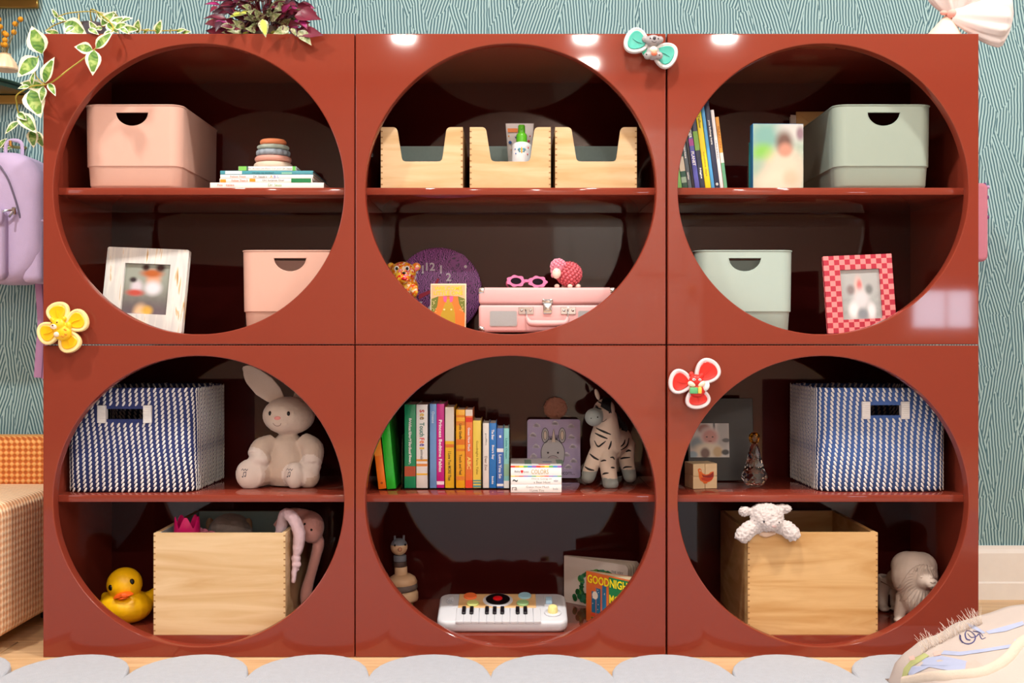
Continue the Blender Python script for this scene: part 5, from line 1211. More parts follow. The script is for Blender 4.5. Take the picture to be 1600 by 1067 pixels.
t = thing('picture_cube', 'wooden picture puzzle cube with orange hen on the shelf', 'toy block', (f.loc.x, .105+.018, SH2), (0, 0, math.radians(11)))
BIR = mat_wood('pale_birch', (226, 204, 164), (212, 186, 140), 5, (1, 1, 6), .5, .5)
k = a*.5
for i in range(2):
    for j in range(2):
        for l in range(2): MB().rbox(-k+i*k+.0002, -k+(i+1)*k-.0002, j*k+.0002, (j+1)*k-.0002, l*k+.0002, (l+1)*k-.0002, .0008, 1).build('wooden_cube', BIR, t)
hp = lambda x, y: ((x-325)/275*2*k, (880-y)/310*2*k)    # measured on the enlarged cube face
b = MB()
plate(b, [hp(*p) for p in [(240, 640), (262, 625), (282, 640), (284, 672), (300, 690), (330, 706), (365, 700), (388, 676), (420, 668), (424, 705), (418, 745), (400, 775), (372, 795), (350, 800), (345, 815), (310, 815), (300, 797), (268, 775), (254, 735), (250, 690)]], -.0001, 0, .0004)
plate(b, [hp(*p) for p in [(284, 700), (312, 714), (340, 716), (380, 705), (418, 672), (420, 735), (372, 745), (300, 735)]], -.0005, 1, .0003)
plate(b, [hp(*p) for p in [(275, 742), (415, 742), (395, 772), (345, 790), (290, 772)]], -.0005, 2, .0003)
plate(b, circ(*hp(266, 655), k*.07, 12), -.0006, 3, .0003)
b.build('printed_hen', [mat('hen_orange', (226, 110, 40), .5, .05), mat('hen_maroon', (140, 36, 30), .5, .1), mat('hen_red', (196, 60, 30), .5, .1), BIR], t)
settle(t, SH2)
f = Fr(.15, SH2, 1178.5); s = f.S; X, Z = f.x, f.z
t = thing('crystal_figurine', 'clear cut crystal cone figurine with amber ball on top', 'figurine', (f.loc.x, .15, SH2))
GLS = mat('cut_crystal', (250, 250, 252), .0, 0, trans=1, ior=1.6); AMB = mat('amber_crystal', (238, 168, 40), .0, 0, trans=1, ior=1.6)
def gem(nm, prof, n, m, z=0):
    b = MB(); vs, fs = [], []
    for j, (r, zz_) in enumerate(prof):
        for i in range(n): a = 2*PI*(i+.5*(j % 2))/n; vs.append((r*math.cos(a), r*math.sin(a), zz_))
    for j in range(len(prof)-1):
        for i in range(n):
            A, B_, C_, D_ = j*n+i, j*n+(i+1) % n, (j+1)*n+i, (j+1)*n+(i+1) % n
            fs += ([(A, B_, C_), (B_, D_, C_)] if j % 2 == 0 else [(A, B_, D_), (A, D_, C_)])
    fs.append(list(range(n))[::-1]); fs.append([(len(prof)-1)*n+i for i in range(n)])
    b.raw(vs, fs, 0, False); return b.build(nm, m, t, 1)
gem('faceted_base', [(5*s, 0), (13*s, Z(757)), (21*s, Z(746)), (20*s, Z(741)), (16.5*s, Z(733)), (14.5*s, Z(728))], 12, GLS)
gem('cone_body', [(14.3*s, Z(727.8)), (12*s, Z(718)), (9.5*s, Z(708)), (6.5*s, Z(697)), (4.5*s, Z(693.6))], 8, GLS)
gem('amber_ball', [(3*s, Z(693.4)), (7.4*s, Z(690)), (9.4*s, Z(684.5)), (8*s, Z(679)), (4*s, Z(675.4))], 9, AMB)

# ---------------------------------------------------------------- plush lamb on the honey pine box
HB = .658-(832-533.5)*S(.031)
f = Fr(.05, HB, 1198); s = f.S; f.bx += 3; X, Z = f.x, f.z
t = thing('plush_lamb', 'fluffy white plush lamb hanging over the front edge of honey pine box', 'plush toy', (f.loc.x, .0, HB))
LMB = mat('white_curly_plush', (208, 198, 196), .95, .06, 60, .6, 350, sheen=.4)
b = MB(); y0 = .022
b.ell((X(1198), y0, Z(806)), (26*s, 22*s, 22*s)); b.ell((X(1203), y0-.014, Z(812)), (17*s, 14*s, 13*s)); b.ell((X(1196), y0+.004, Z(795)), (22*s, 20*s, 10*s))
b.ell((X(1163.5), y0+.004, Z(797)), (9*s, 7*s, 8*s)); b.ell((X(1226), y0+.004, Z(793)), (11*s, 7*s, 6.5*s)); b.tube([(X(1165), y0+.006, Z(797)), (X(1180), y0+.006, Z(798))], 6*s, 10, 0, 1); b.tube([(X(1226), y0+.006, Z(791)), (X(1212), y0+.006, Z(794))], 6*s, 10, 0, 1)
b.tube([(X(1186), y0-.0, Z(820)), (X(1172), y0-.006, Z(822)), (X(1160), y0-.010, Z(832)), (X(1154), y0-.012, Z(840))], [10*s, 12*s, 13*s, 9*s], 12)
b.tube([(X(1212), y0-.0, Z(820)), (X(1226), y0-.008, Z(822)), (X(1235), y0-.013, Z(830)), (X(1239), y0-.014, Z(838))], [10*s, 12*s, 12.5*s, 9*s], 12)
me = fuse(b, .0019, 3); fuzz(me, .0028, 230); fuzz(me, .0016, 480, 3); link('body', me, LMB, t, 180); BV = bvh_of(me)
for px, py, r in ((1189.5, 809.5, 1.9), (1212, 811, 1.5)):
    p = on(BV, X(px), Z(py)); MB().ell(p, (r*s, 1.2*s, r*s), seg=10, ring=8).build('eye', mat('dull_grey_bead', (70, 66, 70), .3, 0), t)
MB().ell(on(BV, X(1204), Z(816)), (4*s, 1.2*s, 2.2*s), seg=12, ring=8).build('nose', mat('pale_rose_thread', (206, 176, 174), .9, 0), t)
b = MB(); b.tube([(X(1187), y0, Z(830)), (X(1196), y0-.004, Z(831.5)), (X(1210), y0, Z(829))], [4*s, 5*s, 4*s], 10); b.build('neck_ribbon', mat('beige_ribbon', (214, 186, 164), .8, .05), t)
t.location.y = .0075; t.location.z += 3.2*s*0
# ---------------------------------------------------------------- ceramic lion
f = Fr(.15, FL2, 1425); s = f.S; X, Z = f.x, f.z
t = thing('lion_figurine', 'matt white ceramic lion with long combed mane beside the honey pine box', 'figurine', (f.loc.x, .15, FL2))
CER = mat('matt_white_ceramic', (206, 190, 178), .55, .03, 20)
b = MB()
b.ell((X(1426), -.01, Z(897)), (36*s, 30*s, 37*s)); b.ell((X(1426), -.018, Z(926)), (25*s, 23*s, 33*s)); b.ell((X(1418), -.002, Z(885)), (26*s, 26*s, 24*s)); b.ell((X(1439), -.002, Z(885)), (24*s, 26*s, 23*s))
b.ell((X(1433), -.044, Z(898)), (16*s, 15*s, 15.5*s)); b.ell((X(1439), -.066, Z(902)), (9.5*s, 9*s, 8*s)); b.ell((X(1437), -.056, Z(895)), (6*s, 9*s, 7*s))
b.tube([(X(1412), -.006, Z(930)), (X(1405), -.010, Z(950)), (X(1401), -.012, 8*s)], [14*s, 10*s, 8*s], 12); b.ell((X(1401), -.018, 5*s), (9*s, 11*s, 5*s)); b.tube([(X(1444), -.006, Z(930)), (X(1446), -.010, Z(950)), (X(1447), -.012, 8*s)], [14*s, 10*s, 8*s], 12); b.ell((X(1447), -.018, 5*s), (9*s, 11*s, 5*s))
b.tube([(X(1425), .01, Z(905)), (X(1420), .06, Z(912)), (X(1419), .09, Z(918))], [26*s, 18*s, 15*s], 16)
for px in (1404, 1424): b.tube([(X(px+4), .10, Z(915)), (X(px), .105, Z(940)), (X(px-2), .10, 8*s)], [14*s, 9*s, 8*s], 12); b.ell((X(px-2), .09, 5*s), (9*s, 11*s, 5*s))
me = fuse(b, .0024, 4)
for v in me.vertices: v.co.z = max(v.co.z, .0003)
link('body', me, CER, t, 180); BV = bvh_of(me)
b = MB()
for k in range(30):
    a = 2*PI*(k+.5)/30; c_, s_ = math.cos(a), math.sin(a)
    p0 = (X(1433+18*c_), Z(898-18*s_)); p1 = (X(1431+25*c_), Z(900-25*s_+3)); p2 = (X(1428+31*c_), Z(906-(27 if s_ > 0 else 36)*s_+(12 if s_ > -.5 else 4)))
    drape(b, BV, [p0, p1, p2], 2.5*s, off=-.0009, flat=.6, n=8, taper=True)
for k in range(9):
    x0 = 1410+k*5; drape(b, BV, [(X(x0), Z(926)), (X(x0*.9+142.6), Z(940)), (X(x0*.75+356), Z(953))], 2.3*s, off=-.0008, flat=.6, n=8, taper=True)
b.build('mane_locks', CER, t, 180, kind='stuff')
b = MB()
for dx in (-7, 6):
    p = on(BV, X(1432+dx), Z(893)); b.ell(p, (2.6*s, 1.2*s, 1.5*s), seg=10, ring=6)
for dx in (-13, 13):
    p = on(BV, X(1432+dx), Z(883)); b.ell(p+Vector((0, .002, 0)), (3.6*s, 4*s, 4*s), seg=12, ring=8)
p = on(BV, X(1438), Z(898)); b.ell(p, (4.4*s, 2*s, 2.6*s), seg=12, ring=8); drape(b, BV, [(X(1432), Z(906)), (X(1438), Z(904)), (X(1444), Z(906))], .8*s)
b.build('face_relief', CER, t, 180)

# ---------------------------------------------------------------- suction spinners on the cabinet fronts
def spinner(label, px, py, petals, edge, inner, group='suction spinner toys'):
    """petals: (angle, length px, half width px)"""
    s = S(-.02); t = thing('spinner_toy', label, 'toy', wp(px, py, -.001), group=group)
    ED = mat('spin_%d_%d_%d' % edge, edge, .35, .02); IN = mat('spin_%d_%d_%d' % inner, inner, .32, .03)
    MB().lathe([(13*s, 0), (13*s, .001), (8*s, .006), (5*s, .012), (5*s, .016)], seg=24, T=Matrix.Rotation(PI/2, 4, 'X')).build('suction_cup', ED, t)
    for (ang, ln, hw) in petals:
        T = Matrix.Rotation(-ang, 4, 'Y')
        def outline(g):
            o = []
            for k in range(36):
                a = 2*PI*k/36; c, sn = math.cos(a), math.sin(a)
                x = (ln*.56+(ln*.46-g)*c)*s; z = (hw*(.60+.40*(c+1)/2)-g*.95)*sn*s
                o.append((x, z))
            return o
        o0, o1, o2 = outline(1.2), outline(0), outline(6.0)
        L = lambda o, y: [Vector((p[0], y, p[1])) for p in o]
        MB(T).loft([L(o0, -.013), L(o1, -.0145), L(o1, -.021), L(o0, -.0235), L(outline(3), -.024), L(outline(5.2), -.0225)]).build('petal', ED, t)
        b = MB(T); b.loft([L(o2, -.019), L(o2, -.0232), L(outline(7.2), -.0244), L(outline(9), -.0238)]); b.tube([Vector((ln*.36*s, -.0242, 0)), Vector((ln*.55*s, -.0248, .8*s)), Vector((ln*.74*s, -.0242, -.4*s))], [.6*s, 1.0*s, .5*s], 6, 0, 3)
        b.build('petal_inlay', IN, t)
    return t, s
Yy = mat('toy_yellow', (246, 190, 24), .35, .02); YO = mat('toy_amber', (226, 140, 20), .35, .03)
t, s = spinner('yellow and cream four petal spinner stuck at the left cabinet edge', 104, 511.5, [(math.radians(108), 40, 22), (math.radians(24), 41, 22), (math.radians(-66), 41, 22), (math.radians(-159), 41, 22)], (250, 224, 158), (246, 192, 10))
b = MB(); b.ell((-5*s, -.028, 3*s), (12*s, 8*s, 11*s)); b.ell((2*s, -.027, -9*s), (14*s, 8*s, 12*s)); b.ell((-14*s, -.027, 12*s), (4*s, 4*s, 4*s)); b.ell((4*s, -.027, 13*s), (4*s, 4*s, 4*s)); b.ell((11*s, -.026, 2*s), (5*s, 5*s, 7*s)); b.tube([(0, -.005, 0), (0, -.026, 0)], 6*s, 12, 0, 1)
me = fuse(b, .0011, 2); link('bear_body', me, Yy, t, 180); BV = bvh_of(me)
b = MB(); b.ell((-9*s, -.036, 1*s), (6*s, 3*s, 4.2*s)); b.ell((-5*s, -.035, -11*s), (5*s, 3*s, 4*s)); b.build('muzzle_and_paw', mat('toy_cream', (250, 226, 200), .35, .02), t)
b = MB()
for dx, dz in ((-13, 7), (-4, 7.5)):
    p = on(BV, dx*s, dz*s); b.ell(p, 1.2*s, seg=8, ring=6)
b.ell((-10*s, -.0405, 2.8*s), (1.6*s, 1.2*s, 1.2*s)); b.build('eyes_and_nose', mat('toy_brown', (96, 50, 20), .3, 0), t)
b = MB()
for dx, dz in ((8, -4), (9, -11), (4, -14)):
    p = on(BV, dx*s, dz*s)
    if p: b.ell(p, (2.6*s, 1*s, 1.6*s), rot=(0, .4, 0), seg=10, ring=6)
b.build('stripes', YO, t)
t, s = spinner('mint and white bow shaped spinner with grey koala at the cabinet top', 1015, 79, [(math.radians(154), 43, 25), (math.radians(-25), 43, 25)], (220, 221, 222), (74, 180, 164))
KG = mat('koala_grey', (156, 152, 155), .4, .03); TEAL = mat('toy_teal', (60, 186, 150), .35, .03)
b = MB(); b.ell((3*s, -.028, 10*s), (12*s, 8*s, 9*s)); b.ell((-9*s, -.026, 13*s), (5.5*s, 4*s, 5.5*s)); b.ell((14*s, -.026, 12*s), (5.5*s, 4*s, 5.5*s)); b.ell((3*s, -.026, -9*s), (11*s, 8*s, 11*s)); b.ell((-6*s, -.031, -14*s), (6*s, 5*s, 6*s)); b.ell((12*s, -.031, -14*s), (6*s, 5*s, 6*s)); b.tube([(0, -.005, 0), (0, -.026, 0)], 6*s, 12, 0, 1)
me = fuse(b, .0011, 2); link('koala_body', me, KG, t, 180); BV = bvh_of(me)
MB().ell((2*s, -.018, -3*s), (18*s, 3*s, 14*s), rot=(0, .5, 0)).build('bow_knot', TEAL, t)
b = MB(); b.ell((3*s, -.035, -5*s), (6*s, 3*s, 5*s)); b.build('bib', mat('toy_cream', (250, 226, 200), .35, .02), t)
b = MB(); b.ell((4*s, -.0345, -11*s), (5*s, 4*s, 4*s)); b.build('heart', mat('toy_coral', (236, 130, 100), .35, .02), t)
b = MB(); b.ell(on(BV, 4*s, 12*s), (2.6*s, 1.8*s, 2.8*s))
for dx, dz in ((-2, 12), (10, 11.5), (-8, -13), (12, -14)): b.ell(on(BV, dx*s, dz*s), (1.3*s, .8*s, 1.3*s), seg=8, ring=6)
drape(b, BV, [(0, 7.5*s), (3.5*s, 5.8*s), (7.5*s, 7*s)], .5*s); b.build('face_details', mat('toy_charcoal', (60, 56, 60), .3, 0), t)
t, s = spinner('red and white three petal spinner with fox on the right cabinet', 1084, 600, [(math.radians(170), 41, 24), (math.radians(47), 47, 24), (math.radians(-80), 38, 24)], (228, 218, 220), (222, 44, 36))
RR = mat('toy_red', (214, 44, 36), .35, .03)
b = MB(); b.ell((0, -.028, 6*s), (11*s, 8*s, 10*s)); b.ell((2*s, -.026, -9*s), (13*s, 8*s, 11*s)); b.ell((-7*s, -.027, 16*s), (4*s, 3*s, 4.5*s)); b.ell((9*s, -.027, 14*s), (4*s, 3*s, 4.5*s)); b.tube([(0, -.005, 0), (0, -.026, 0)], 6*s, 12, 0, 1)
me = fuse(b, .0011, 2); link('fox_body', me, RR, t, 180); BV = bvh_of(me)
b = MB(); b.ell((-7*s, -.033, 1*s), (6.5*s, 4*s, 4.5*s), rot=(0, .4, 0)); b.ell((8*s, -.033, 1*s), (6.5*s, 4*s, 4.5*s), rot=(0, -.4, 0)); b.build('cheeks', mat('toy_cream', (250, 226, 200), .35, .02), t)
MB().ell((15*s, -.028, -3*s), (6*s, 5*s, 8*s), rot=(0, .5, 0)).build('tail_tip', mat('toy_white', (244, 240, 240), .35, .02), t)
MB().rbox(-11*s, 2*s, -.039, -.034, -14*s, -4*s, .002, 2).build('book_cover', mat('toy_green', (96, 180, 120), .35, .03), t); MB().rbox(2.2*s, 8*s, -.039, -.034, -14*s, -3.5*s, .002, 2).build('book_page', mat('toy_lemon', (240, 206, 90), .35, .03), t)
b = MB()
for dx, dz in ((-4, 8), (5, 7.6)): b.ell(on(BV, dx*s, dz*s), (2.6*s, 1.2*s, 2*s), seg=10, ring=6)
b.build('eye_white', mat('toy_white', (244, 240, 240), .35, .02), t)
b = MB()
for dx, dz in ((-4, 8), (5, 7.6)): b.ell(on(BV, dx*s, dz*s, off=.001), (1.2*s, .9*s, 1.2*s), seg=8, ring=6)
b.build('pupils', mat('toy_charcoal', (60, 56, 60), .3, 0), t)

# ---------------------------------------------------------------- plants on top of the cabinets
TOP = R1[1]+.0004
def leaf_mesh(L, W, curl=.25, fold=.25, n=7):
    """leaf along +x, tip at L; two halves with a folded midrib; second slot is the pale margin"""
    b = MB(); vs, fs, mi = [], [], []
    prof = [0, .62, .95, 1, .88, .62, .32, 0]
    for i in range(n+1):
        u = i/n; w_ = W*.5*prof[i]; x = L*u; z = -curl*L*u*u
        for k in (-1, -.62, 0, .62, 1): vs.append((x, k*w_, z+abs(k)*w_*fold))
    for i in range(n):
        for k in range(4): fs.append((i*5+k, i*5+k+1, i*5+6+k, i*5+5+k)); mi.append(1 if k in (0, 3) or i >= n-1 else 0)
    m = len(vs); vs += [(x, y, z-.0006) for x, y, z in vs]; fs += [tuple(q+m for q in f_[::-1]) for f_ in fs]; mi += mi
    b.raw(vs, fs, 0, True)
    for p, q in zip(b.bm.faces, mi): p.material_index = q
    return b.mesh('leaf')
def leaf_obj(me, mats, t, p, tip, roll=0, sc=1.0, label=None):
    """leaf from point p towards point tip (parent space)"""
    o = bpy.data.objects.new('leaf', me); COL.objects.link(o); o.parent = t
    d = Vector(tip)-Vector(p); Ln = d.length; d.normalize()
    nrm = Vector((0, -1, .25)); side = nrm.cross(d).normalized(); up = d.cross(side)
    M = Matrix((d, side, up)).transposed().to_4x4() @ Matrix.Rotation(roll, 4, 'X')
    o.matrix_local = Matrix.Translation(Vector(p)) @ M @ Matrix.Scale(Ln/.05*sc, 4)
    if not me.materials:
        for m in mats: me.materials.append(m)
    return o
GR_ = ramp_mat('variegated_green', 'noise', 60, [(.35, (60, 110, 38)), (.5, (110, 150, 60)), (.66, (168, 190, 108))], .45, detail=3, dist=1); CRL = mat('cream_leaf_margin', (236, 234, 206), .45, .05, 60); DGR = mat('deep_leaf_green', (44, 84, 44), .4, .15, 60)
VL = [leaf_mesh(.05, .030, .18), leaf_mesh(.05, .024, .25), leaf_mesh(.05, .036, .12)]
VS = [leaf_mesh(.05, .027, .2)]
f = Fr(.10, TOP, 144)
t = thing('trailing_plant', 'variegated green and cream trailing plant hanging over the top left corner', 'plant', f.loc)
o0 = f.loc
MB().lathe([(.017, 0), (.022, .002), (.028, .04), (.029, .043), (.029, .046), (.026, .046), (.025, .038)], seg=36).build('pot', mat('charcoal_pot', (92, 90, 98), .6, .06), t)
MB().lathe([(.0255, .038), (.0, .04)], seg=24).build('soil', mat('potting_soil', (50, 36, 28), .9, .3, 80), t)
def wl(px, py, Y): return wp(px, py, Y)-o0
STEM = mat('yellow_green_stem', (176, 160, 60), .5, .1)
b = MB()
b.tube([Vector((0, 0, .038)), Vector((.01, -.03, .07)), wl(176, 40, -.014), wl(167, 58, -.032), wl(140, 84, -.035), wl(108, 108, -.035), wl(78, 130, -.04), wl(50, 135, -.03), wl(27, 148, -.02), wl(26, 160, 0), wl(30, 178, .02), wl(45, 190, .04), wl(52, 205, .05)], [.0016]*13, 6, 0, 6)
b.tube([wl(70, 133, -.04), wl(56, 118, -.02), wl(55, 98, 0), wl(60, 88, .02)], .0011, 6, 0, 5)
b.tube([Vector((0, 0, .038)), wl(190, 38, .04), wl(215, 46, .02), wl(250, 48, .03), wl(285, 47, .04)], .0013, 6, 0, 5)
b.tube([Vector((0, 0, .038)), wl(115, 32, .06), wl(88, 38, .06), wl(72, 48, .05)], .0013, 6, 0, 5)
b.tube([Vector((0, 0, .038)), wl(150, 20, .06), wl(110, 20, .06), wl(88, 26, .06), wl(82, 18, .06)], .0011, 6, 0, 5)
b.build('stem', STEM, t)
vl = [ # base px,py -> tip px,py, depth, mesh
 (145, 78, 116, 72, -.045, 2), (147, 78, 144, 115, -.046, 0), (150, 76, 172, 48, -.04, 1), (70, 130, 79, 88, -.048, 0), (66, 84, 48, 40, -.02, 2), (60, 90, 26, 118, -.02, 2), (50, 133, 50, 112, -.03, 1), (46, 135, 28, 136, -.03, 1), (76, 130, 86, 146, -.045, 1), (48, 140, 62, 182, -.03, 2), (68, 135, 64, 158, -.035, 1),
 (30, 178, 56, 204, .02, 0), (28, 176, 40, 186, .018, 0), (30, 190, 5, 205, .03, 1), (50, 203, 52, 229, .045, 0), (55, 205, 67, 228, .05, 1),
 (100, 36, 133, 51, .03, 2), (90, 28, 82, 14, .06, 1), (90, 28, 100, 30, .055, 1), (84, 30, 82, 36, .055, 0), (150, 50, 140, 32, .03, 0), (160, 44, 148, 44, .02, 0), (170, 34, 158, 24, .03, 1), (172, 40, 192, 25, .03, 0), (168, 36, 185, 50, .02, 2), (180, 36, 203, 24, .03, 1), (188, 44, 200, 50, .0, 1), (165, 60, 150, 62, -.03, 1), (215, 52, 215, 30, .02, 2), (245, 54, 250, 31, .03, 0), (265, 52, 266, 45, .03, 1), (276, 50, 288, 44, .04, 1), (285, 52, 296, 48, .04, 1), (92, 52, 70, 48, .05, 1), (108, 46, 100, 40, .04, 1), (70, 136, 30, 128, .0, 1), (130, 48, 118, 40, .05, 1), (158, 40, 178, 16, .05, 0), (165, 30, 150, 18, .06, 2), (180, 44, 196, 36, .01, 0), (172, 48, 160, 58, -.02, 1), (184, 30, 176, 18, .05, 1), (190, 46, 214, 44, .02, 1), (120, 44, 104, 52, .02, 0), (140, 46, 154, 52, .01, 1), (224, 52, 232, 44, .03, 1)]
for (x0, y0, x1, y1, Y, k) in vl: leaf_obj(VL[k], [GR_, CRL], t, wl(x0, y0, Y), wl(x1, y1, Y-.012), random.uniform(-.35, .35))
def clear_top(t):
    """lift leaves and stems that would dip into the cabinets below"""
    bpy.context.view_layer.update()
    for o in t.children:
        if o.name.startswith('leaf'):
            dz = 0; dy = 0
            for v in o.data.vertices:
                q = o.matrix_world @ v.co
                if q.x > -.9785 and q.y > -.0012 and q.z < TOP+.0006:
                    if q.y < .012: dy = max(dy, q.y+.0015)
                    else: dz = max(dz, TOP+.0008-q.z)
            if dz: o.location.z += dz
            elif dy: o.location.y -= dy
        elif o.name.startswith('stem'):
            for v in o.data.vertices:
                q = o.matrix_world @ v.co
                if q.x > -.9785 and q.y > -.0012 and q.z < TOP+.0006:
                    if q.y < .012: v.co.y -= q.y+.0015
                    else: v.co.z += TOP+.0008-q.z
clear_top(t)
# brass rod behind the pot
t = thing('brass_rod', 'thin upright brass rod standing behind the trailing plant pot', 'rod', wp(123, 52, .16)*1 - Vector((0, 0, wp(123, 52, .16).z-TOP)))
MB().lathe([(.012, 0), (.012, .002), (.003, .003), (.0022, .004), (.0022, .085), (.001, .0865)], seg=14).build('shaft', GOLD, t)
# purple leaved plant
f = Fr(.09, TOP, 414); o0 = f.loc
t = thing('purple_plant', 'bushy purple and silver green leaved plant on the left cabinet top', 'plant', f.loc)
MB().lathe([(.024, 0), (.028, .002), (.034, .03), (.035, .033), (.032, .033), (.031, .026)], seg=36).build('pot', mat('stone_pot', (130, 120, 112), .7, .08), t)
MB().lathe([(.0315, .026), (0, .028)], seg=24).build('soil', mat('potting_soil', (50, 36, 28), .9, .3, 80), t)
MAR = mat('maroon_leaf', (104, 22, 48), .4, .3, 50); PUR = mat('violet_leaf', (150, 36, 104), .4, .25, 50); SIL = ramp_mat('silver_green_leaf', 'noise', 70, [(.4, (110, 124, 74)), (.55, (176, 178, 140)), (.65, (90, 60, 62))], .4); LIM = mat('lime_leaf', (190, 200, 80), .45, .15, 50); DPL = mat('dark_plum_leaf', (56, 20, 38), .4, .2, 50)
PL = []
for (m1, m2) in ((MAR, DPL), (MAR, MAR), (PUR, MAR), (SIL, SIL), (SIL, DPL), (LIM, SIL), (DPL, DPL), (MAR, SIL)):
    me = leaf_mesh(.05, .026, .3); me.materials.append(m1); me.materials.append(m2); PL.append(me)
rng = random.Random(12); st = MB()
for k in range(230):
    a = rng.uniform(0, 2*PI); r = rng.uniform(.015, .095)**1; hz_ = rng.uniform(.004, .115)*(1-.3*(r/.1)**2)
    c = Vector((r*math.cos(a)*1.02, r*math.sin(a)*.6-.03, hz_+.005))
    d = Vector((c.x*1.2+rng.uniform(-.03, .03), c.y*.7-.012+rng.uniform(-.03, .02), rng.uniform(-.022, .024))).normalized()
    ln = rng.uniform(.022, .040); x = c.x/.09
    pick = rng.choice((0, 1, 6, 1, 2, 7)) if (abs(x) > .5 or hz_ > .06) else rng.choice((3, 3, 4, 5, 0, 1, 6))
    leaf_obj(PL[pick], [], t, c, c+d*ln, rng.uniform(-.8, .8))
    if k % 3 == 0: st.tube([Vector((c.x*.2, c.y*.2, .027)), Vector((c.x*.6, c.y*.6, max(.045, c.z*.8))), c], .0012, 5, 0, 3)
for (x0, y0, x1, y1, k) in ((452, 44, 430, 50, 3), (455, 44, 462, 52, 4), (466, 48, 484, 64, 3), (470, 50, 500, 50, 1), (460, 25, 497, 22, 1), (470, 15, 495, 26, 1), (410, 30, 414, 52, 5), (345, 33, 336, 44, 6), (340, 10, 328, 14, 1), (470, 30, 478, 40, 2)):
    leaf_obj(PL[k], [], t, wp(x0, y0, -.01)-o0, wp(x1, y1, -.03)-o0, rng.uniform(-.4, .4))
st.build('stems', mat('wine_stem', (120, 60, 60), .5, .1), t, kind='stuff')

clear_top(t)
# ---------------------------------------------------------------- tulle, right cabinet top
f = Fr(.05, TOP, 1490); s = f.S; X, Z = f.x, f.z
t = thing('tulle_skirt', 'gauzy white tulle fabric draped over a pale pink cone, right cabinet top', 'fabric', f.loc)
TUL = mat('white_tulle', (218, 208, 206), .7, .04, 40, sheen=.4); PCO = mat('pale_pink_satin', (244, 206, 188), .5, .03)
b = MB(); n = 32; lo = []
for k in range(6):
    u = k/5; hz_ = .0; lo.append([Vector((X(1473+8*u)+(31-27*u)*s*math.cos(a), (26-22*u)*s*math.sin(a), .0005+u*38*s)) for a in [2*PI*i/n for i in range(n)]])
b.loft(lo); b.build('cone', PCO, t)
def puff(c, axis, up, L, R0_, R1_, nm, folds=9, amp=.12, seed=0, flat=.5):
    b = MB(); axis = Vector(axis).normalized(); up = Vector(up).normalized(); sd = axis.cross(up).normalized(); lo = []; n = 72
    for k in range(15):
        u = k/14; r = (R0_+(R1_-R0_)*math.sin(u*PI*.55)**1.0)*(1 if u < .86 else math.sqrt(max(.02, 1-((u-.86)/.15)**2)))
        ring_ = []
        for i in range(n):
            a = 2*PI*i/n; w_ = 1+amp*(u**.8)*math.sin(folds*a+seed+1.3*math.sin(2*a))+amp*.4*u*math.sin(folds*2.3*a+seed*2)
            ring_.append(Vector(c)+axis*(L*u)+(up*math.sin(a)*r*w_)+(sd*math.cos(a)*r*w_*flat))
        lo.append(ring_)
    b.loft(lo); return b.build(nm, TUL, t, 180)
puff(f.p(1486, 26, -.01), (.94, -.28, -.20), (.2, 0, 1), .118, .014, .052, 'tulle_puff', 8, .10, 1, .55)
puff(f.p(1488, 24, -.004), (-.35, 0, .9), (.9, 0, .3), .06, .012, .036, 'tulle_puff', 7, .14, 2, .7)
puff(f.p(1494, 24, -.004), (.45, -.1, .85), (.9, 0, -.4), .07, .014, .042, 'tulle_puff', 7, .12, 4, .7)
b = MB(); b.ell(f.p(1484, 24, -.012), (8*s, 8*s, 7*s)); b.ell(f.p(1472, 22, -.01), (6*s, 4*s, 4*s)); b.build('pink_knot', mat('rose_ribbon', (222, 166, 156), .7, .05), t)
f = Fr(.16, TOP, 1449); s = f.S
t = thing('silver_ball', 'small dark silver ball behind the tulle on the right cabinet top', 'ornament', f.loc)
MB().ell((0, 0, 15*s), (13*s, 13*s, 15*s), seg=28, ring=18).build('ball', mat('dark_silver', (110, 118, 128), .22, .03, metal=1), t); MB().lathe([(5*s, 0), (5*s, .002), (3*s, .003)], seg=16).build('base', CHROME, t)

# ---------------------------------------------------------------- rug
b = MB(); pts = []; per = .2345; x = -1.95; off = .0
xs0 = (195.5-800)*S(-.178); k0 = math.ceil((-2.2-xs0)/per); k1 = int((2.2-xs0)/per)
for k in range(k0, k1):
    a = xs0+k*per; n = 14
    for i in range(n):
        th = PI*i/n; pts.append((a+per/2-per/2*math.cos(th)*(.985), -.178+.148*math.sin(th)))
pts += [(xs0+k1*per, -.178), (xs0+k1*per, -2.0), (xs0+k0*per, -2.0)]
RUG = mat('grey_blue_wool_pile', (176, 184, 196), .95, .10, 70, .8, 420, sheen=.3)
b.prism([(p[0], p[1]) for p in pts], .0006, .016, ax='z')
bm = b.bm; top = [e for e in bm.edges if all(abs(v.co.z-.016) < 1e-6 for v in e.verts) and any(abs(f_.normal.z) < .5 for f_ in e.link_faces)]
bmesh.ops.bevel(bm, geom=top, offset=.006, segments=3, affect='EDGES', profile=.5)
o = b.build('scalloped_rug', RUG, None, 60); tag(o, 'grey blue wool rug with scalloped edge in front of the cabinets', 'rug')

